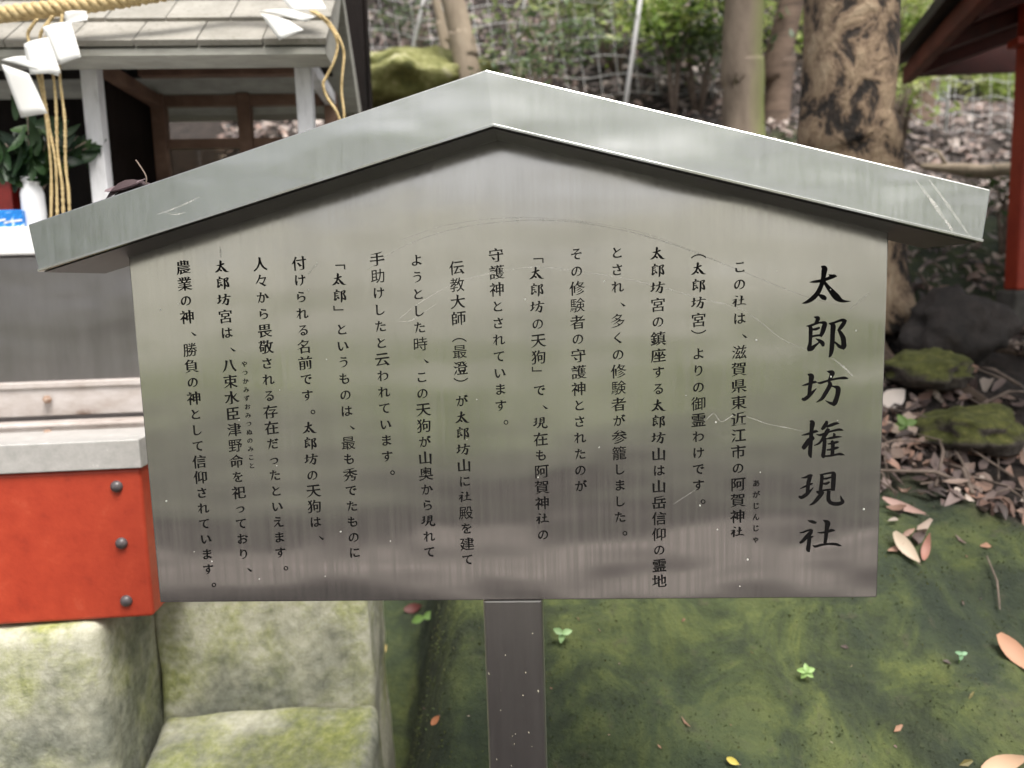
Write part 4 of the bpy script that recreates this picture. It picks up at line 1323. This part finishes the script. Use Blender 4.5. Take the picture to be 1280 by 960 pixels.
shrub('pale bush half hidden behind the red pillar', 1275, 105, 11.0, (.8, .6, .6), 1400, .10, BRIGHT)
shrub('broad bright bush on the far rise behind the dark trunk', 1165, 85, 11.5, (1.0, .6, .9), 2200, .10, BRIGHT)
shrub('green sprig beside the red pillar below the fallen branch', 1258, 238, 2.6, (.07, .08, .08), 60, .04, MID)
shrub('low sprig at the left of the slope beside the mossy boulder', 520, 30, 3.9, (.25, .2, .14), 200, .05, MID)
# more of the wood above and beyond, up to where the sky starts
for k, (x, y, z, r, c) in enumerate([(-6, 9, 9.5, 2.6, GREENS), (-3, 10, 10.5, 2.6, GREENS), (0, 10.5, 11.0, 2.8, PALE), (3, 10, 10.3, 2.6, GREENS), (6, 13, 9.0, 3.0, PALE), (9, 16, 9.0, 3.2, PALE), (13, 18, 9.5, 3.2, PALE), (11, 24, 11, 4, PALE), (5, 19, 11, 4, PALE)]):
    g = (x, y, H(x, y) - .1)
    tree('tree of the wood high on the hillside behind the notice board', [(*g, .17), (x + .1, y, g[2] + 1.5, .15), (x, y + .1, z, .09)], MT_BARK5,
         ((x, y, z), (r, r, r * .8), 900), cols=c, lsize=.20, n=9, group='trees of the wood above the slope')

# ------------------------------------------------------------------ behind the camera: the far side of the path
for k, (x, y, z, r, c, n) in enumerate([(-7, -8, 4.6, 2.3, GREENS, 700), (-3.2, -9.5, 5.2, 2.2, PALE, 600), (.6, -10.5, 5.6, 1.9, PALE, 500), (3.6, -9.6, 5.4, 2.2, PALE, 600), (7.2, -8.2, 4.8, 2.3, GREENS, 700),
                                     (-10, -13, 6.4, 3, PALE, 600), (0, -15, 7.0, 3, PALE, 600), (9, -13, 6.6, 3, PALE, 600)]):
    g = (x, y, H(x, y) - .1)
    tree('tree on the far side of the path facing the notice board', [(*g, .16), (x + .05, y, g[2] + 1.5, .14), (x, y, z, .08)], MT_BARK3,
         ((x, y, z), (r, r, r * .9), n), cols=c, lsize=.22, n=9, group='trees across the path')
for k, (x, y, r) in enumerate([(-4.5, -5.2, .8), (-2.6, -5.6, .7), (-.9, -5.3, .55), (1.0, -5.6, .7), (2.7, -5.2, .65), (4.6, -5.6, .9)]):
    g = Vector((x, y, H(x, y))); o = empty('shrub', g)
    tag(o, 'low shrub on the far side of the path facing the notice board', 'shrub', 'shrubs across the path')
    bc = bmesh.new(); lay_ = bc.loops.layers.float_color.new('tone')
    crown_leaves(bc, lay_, Vector((0, 0, r * .6)), Vector((r, r * .7, r * .6)), 500, .12, PALE)
    build('foliage', bc, MT_GREEN, o, smooth=True)

# ------------------------------------------------------------------ boulders
MT_ROCK = None
mt, t, b = new_mat('mossy_rock', rough=.95)
v = coord(t); g = N(t, 'ShaderNodeNewGeometry'); sx_ = N(t, 'ShaderNodeSeparateXYZ'); t.links.new(g.outputs['Normal'], sx_.inputs[0])
n1 = noise_tex(t, v, 6, 6, .7); n2 = noise_tex(t, v, 40, 5, .7)
ad = N(t, 'ShaderNodeMath', operation='ADD'); t.links.new(sx_.outputs[2], ad.inputs[0]); t.links.new(n1, ad.inputs[1])
k = mix(t, ramp(t, ad.outputs[0], [(.35, (0, 0, 0)), (.95, (1, 1, 1))]), ramp(t, n2, [(.3, (.03, .024, .02)), (.7, (.13, .11, .095))]), ramp(t, n2, [(.3, (.04, .045, .012)), (.55, (.095, .10, .025)), (.75, (.19, .18, .06))]))
t.links.new(k, b.inputs['Base Color']); bump(t, b, n2, .7, .01)
MT_ROCK = mt
MT_HOLLOW = mottled('hollow_dark', [(.3, (.012, .010, .009)), (.6, (.045, .036, .032)), (.8, (.10, .085, .08))], 9, bscale=40, bstr=.7, bdist=.01)
def boulder(label, px, py, Y, size, seed, mat=None):
    c = at(px, py, Y); c.z = max(H(c.x, c.y) - size[2] * .1, c.z - size[2] * .3) if Y > 2 else c.z - size[2] * .4
    o = empty('boulder', c); tag(o, label, 'rock')
    bm = bmesh.new(); bmesh.ops.create_icosphere(bm, subdivisions=4, radius=1)
    for v_ in bm.verts:
        p = v_.co.copy()
        q = p * (1 + .30 * noise.noise(p * 1.1 + Vector((seed, 0, 0))) + .22 * noise.noise(p * 2.6 + Vector((seed, 1, 0))) + .09 * fbm(p * 7, 3))
        v_.co = Vector((q.x * size[0], q.y * size[1], q.z * size[2]))
    build('stone', bm, mat or MT_ROCK, o, smooth=True)
boulder('large mossy boulder on the slope above the left arm of the steel roof', 510, 92, 3.3, (.42, .35, .15), 1.0, mottled('deep_moss', [(.3, (.05, .055, .015)), (.48, (.13, .135, .035)), (.58, (.22, .22, .08)), (.70, (.42, .40, .26))], 9, bscale=50, bstr=.6, bdist=.01))
boulder('moss topped rock at the foot of the big tree roots', 1160, 452, 1.30, (.11, .12, .055), 4.0)
boulder('mossy rock half sunk in leaves below the roots at the far edge', 1218, 525, 1.05, (.12, .11, .06), 7.0)
boulder('added dark mass standing in for the dark hollow between the roots and the red pillar base', 1190, 395, 1.50, (.15, .12, .12), 9.0, MT_HOLLOW)  # added shape, its dark colour standing in for a hollow by the roots

# fallen branch
bq = [at(1150, 207, 3.2), at(1185, 210, 3.15), at(1225, 214, 3.1), at(1262, 212, 3.05), at(1300, 216, 3.0)]
bo = empty('fallen_branch', bq[0]); tag(bo, 'bare tan fallen branch lying across the slope left of the red pillar', 'branch')
bm = bmesh.new(); pp = spline(rel(bq, bo), 5); tube(bm, pp, [.014 + .018 * min(1, k / 8) for k in range(len(pp))], 10, wob=.2)
build('limb', bm, MT_BARK4, bo, smooth=True)
bm = bmesh.new(); tube(bm, rel([bq[1], bq[1] + Vector((-.05, 0, .08)), bq[1] + Vector((-.13, .03, .11))], bo), [.012, .009, .004], 7); build('twig', bm, MT_BARK4, bo, smooth=True)

# ------------------------------------------------------------------ wire mesh fence across the slope
MT_WIRE = mottled('zinc_wire', [(.3, (.55, .55, .55)), (.7, (.74, .74, .73))], 50, rough=.5, bstr=0)
def fence(label, foot, pole_top, cell, rows, lean):
    """foot: points along the ground; wires strung between poles"""
    o = empty('wire_fence', foot[0]); tag(o, label, 'fence')
    line = [Vector(p) for p in spline([tuple(p) for p in foot], 10)]
    dist = [0]
    for a, b_ in zip(line, line[1:]): dist.append(dist[-1] + (b_ - a).length)
    tot = dist[-1]
    def P(s, h):
        s = max(0, min(tot, s))
        for i in range(len(line) - 1):
            if dist[i + 1] >= s or i == len(line) - 2:
                q = (s - dist[i]) / (dist[i + 1] - dist[i]); p = line[i].lerp(line[i + 1], q); break
        return p + Vector((lean[0] * h, lean[1] * h, h)) - o.location
    bm = bmesh.new()
    for r in range(rows + 1):
        h = .03 + r * cell
        tube(bm, [P(s * tot / 40, h + .012 * math.sin(s * .9 + r)) for s in range(41)], .0026, 4)
    n = int(tot / cell)
    for k in range(n):
        tube(bm, [P(k * cell + .008 * math.sin(r_ + k), .03 + r_ * rows * cell / 5) for r_ in range(6)], .0022, 4)
    build('wire_mesh', bm, MT_WIRE, o)
    return o
def ground_at(px, Y):
    p = at(px, 200, Y); return Vector((p.x, p.y, H(p.x, p.y)))
f1 = fence('leaning wire mesh fence running along the wooded slope above the steel roof', [ground_at(440, 3.9), ground_at(600, 3.7), ground_at(760, 3.5), ground_at(930, 3.6)], 0, .10, 16, (-.10, .05))
for (xa, ya, xb, yb, Y, r) in ((786, 100, 806, -40, 2.95, .011), (518, 50, 534, -20, 3.7, .009), (645, 60, 662, -30, 3.62, .006), (895, 70, 905, -30, 3.55, .006)):
    a, b_ = at(xa, ya, Y), at(xb, yb, Y); d = (b_ - a).normalized()
    bm = bmesh.new(); tube(bm, [a - d * .35 - f1.location, b_ + d * .35 - f1.location], r, 10)
    build('pole', bm, MT_WHITE if r > .008 else MT_WIRE, f1, smooth=True)
f2 = fence('sagging wire mesh fence beyond the big tree under the red eave', [ground_at(1090, 4.9), ground_at(1160, 4.7), ground_at(1230, 4.6), ground_at(1330, 4.4)], 0, .11, 7, (0, 0))
bm = bmesh.new(); g = ground_at(1180, 4.68) - f2.location; tube(bm, [g - Vector((0, 0, .1)), g + Vector((.02, 0, .95))], .012, 8); build('pole', bm, MT_WIRE, f2, smooth=True)

# ------------------------------------------------------------------ single leaves and seedlings near the sign
def hit(px, py):
    d = ray(px, py); t0 = .9
    while t0 < 12:
        p = CAM + d * t0
        if p.z < H(p.x, p.y): return p
        t0 += .005
    return CAM + d * 2
def one_leaf(label, px, py, ln, ratio, col, ang, curl, tilt=(0, 0)):
    p = hit(px, py); n = slope_n(p.x, p.y, .05)
    o = empty('dead_leaf', p); tag(o, label, 'leaf')
    bm = bmesh.new(); lay_ = bm.loops.layers.float_color.new('tone')
    sc = CR * math.cos(ang) + CU * math.sin(ang)
    nn = (n * .6 + (CAM - p).normalized() * .7 + Vector((tilt[0], 0, tilt[1]))).normalized()
    leaf(bm, n * (.012 + abs(curl) * ln * .3), nn, sc, ln, ln * ratio, curl, lay_, (*col, 1), seg=7)
    build('blade', bm, MT_DEAD, o, smooth=True)
    bm = bmesh.new(); a = (sc - nn * sc.dot(nn)).normalized()
    tube(bm, [n * .012 + a * ln * .45, n * .012 + a * ln * .58 + n * .004], [.0012, .0008], 5)
    build('stalk', bm, MT_TWIG, o)
one_leaf('tan dead leaf standing on the moss at the lower right edge', 1266, 824, .085, .42, (.42, .22, .13), R(-62), .10)
one_leaf('buff torn dead leaf at the bottom right corner of the moss bank', 1250, 955, .075, .36, (.52, .34, .22), R(15), .15)
one_leaf('pale dead leaf at the top of the moss right of the steel panel', 1130, 690, .075, .38, (.50, .40, .30), R(-60), .15)
one_leaf('narrow reddish dead leaf beside the pale one on the moss edge', 1155, 690, .06, .28, (.34, .16, .12), R(75), .2)
one_leaf('long pinkish dead leaf below the panel edge on the litter', 1128, 640, .09, .22, (.38, .24, .20), R(-35), .1)
one_leaf('cream dead leaf close to the right edge of the panel', 1115, 503, .075, .75, (.66, .58, .52), R(40), .1)
one_leaf('whitish stick shaped leaf pointing down toward the mossy rock', 1172, 500, .075, .22, (.58, .48, .40), R(-60), .05)
one_leaf('small yellow dead leaf behind the left side of the post', 480, 815, .035, .7, (.52, .40, .16), R(60), .1)
one_leaf('small orange dead leaf low on the dark moss left of the post', 552, 903, .022, .6, (.42, .16, .07), R(50), .1)
one_leaf('tiny bright yellow leaf at the lower edge of the moss', 913, 953, .022, .5, (.55, .45, .08), R(-30), .1)
one_leaf('dark red dead leaf under the lower edge of the panel left of the post', 522, 762, .06, .5, (.12, .035, .03), R(10), .2)
def seedling(label, px, py, size, n, col):
    p = hit(px, py); o = empty('seedling', p); tag(o, label, 'seedling')
    up = (slope_n(p.x, p.y, .05) + Vector((0, -.3, .6))).normalized()
    bm = bmesh.new(); tube(bm, [up * -.005, up * .012, up * .022], .0012, 5); build('stem', bm, MT_GREEN if False else mottled('green_stem', [(.3, (.10, .18, .04)), (.7, (.16, .26, .07))], 50, bstr=0), o)
    bm = bmesh.new(); lay_ = bm.loops.layers.float_color.new('tone')
    for k in range(n):
        a = 2 * math.pi * k / n + .4
        d = CR * math.cos(a) + CU * math.sin(a) * .8
        leaf(bm, up * .022 + d * size * .5, (up * .5 + (CAM - p).normalized() + d * .2), d, size, size * .62, -.06, lay_, vary(col, .12), seg=5)
    build('leaves', bm, MT_GREEN, o, smooth=True)
seedling('single heart shaped green leaf in the dark gap left of the post', 537, 776, .040, 2, (.22, .38, .10))
seedling('two lobed pale green seedling just right of the post', 704, 801, .020, 3, (.34, .52, .24))
seedling('five leaved bright seedling in the middle of the moss bank', 1003, 847, .017, 5, (.32, .50, .16))
seedling('tiny blue green seedling right of the middle of the moss bank', 1198, 829, .012, 3, (.26, .46, .26))
seedling('leafy green sprout beside the lower right edge of the panel', 1128, 540, .035, 4, (.18, .30, .07))
# dry stalk leaning on the moss
a_, b_ = hit(1230, 700), hit(1246, 765)
so = empty('dry_stalk', b_); tag(so, 'thin straw coloured stalk lying on the moss at the far edge', 'stalk')
bm = bmesh.new(); tube(bm, rel([a_ + Vector((0, -.01, .012)), (a_ + b_) / 2 + Vector((.006, -.012, .014)), b_ + Vector((0, -.01, .01))], so), [.0014, .002, .0012], 6)
build('stem', bm, MT_TWIG, so)
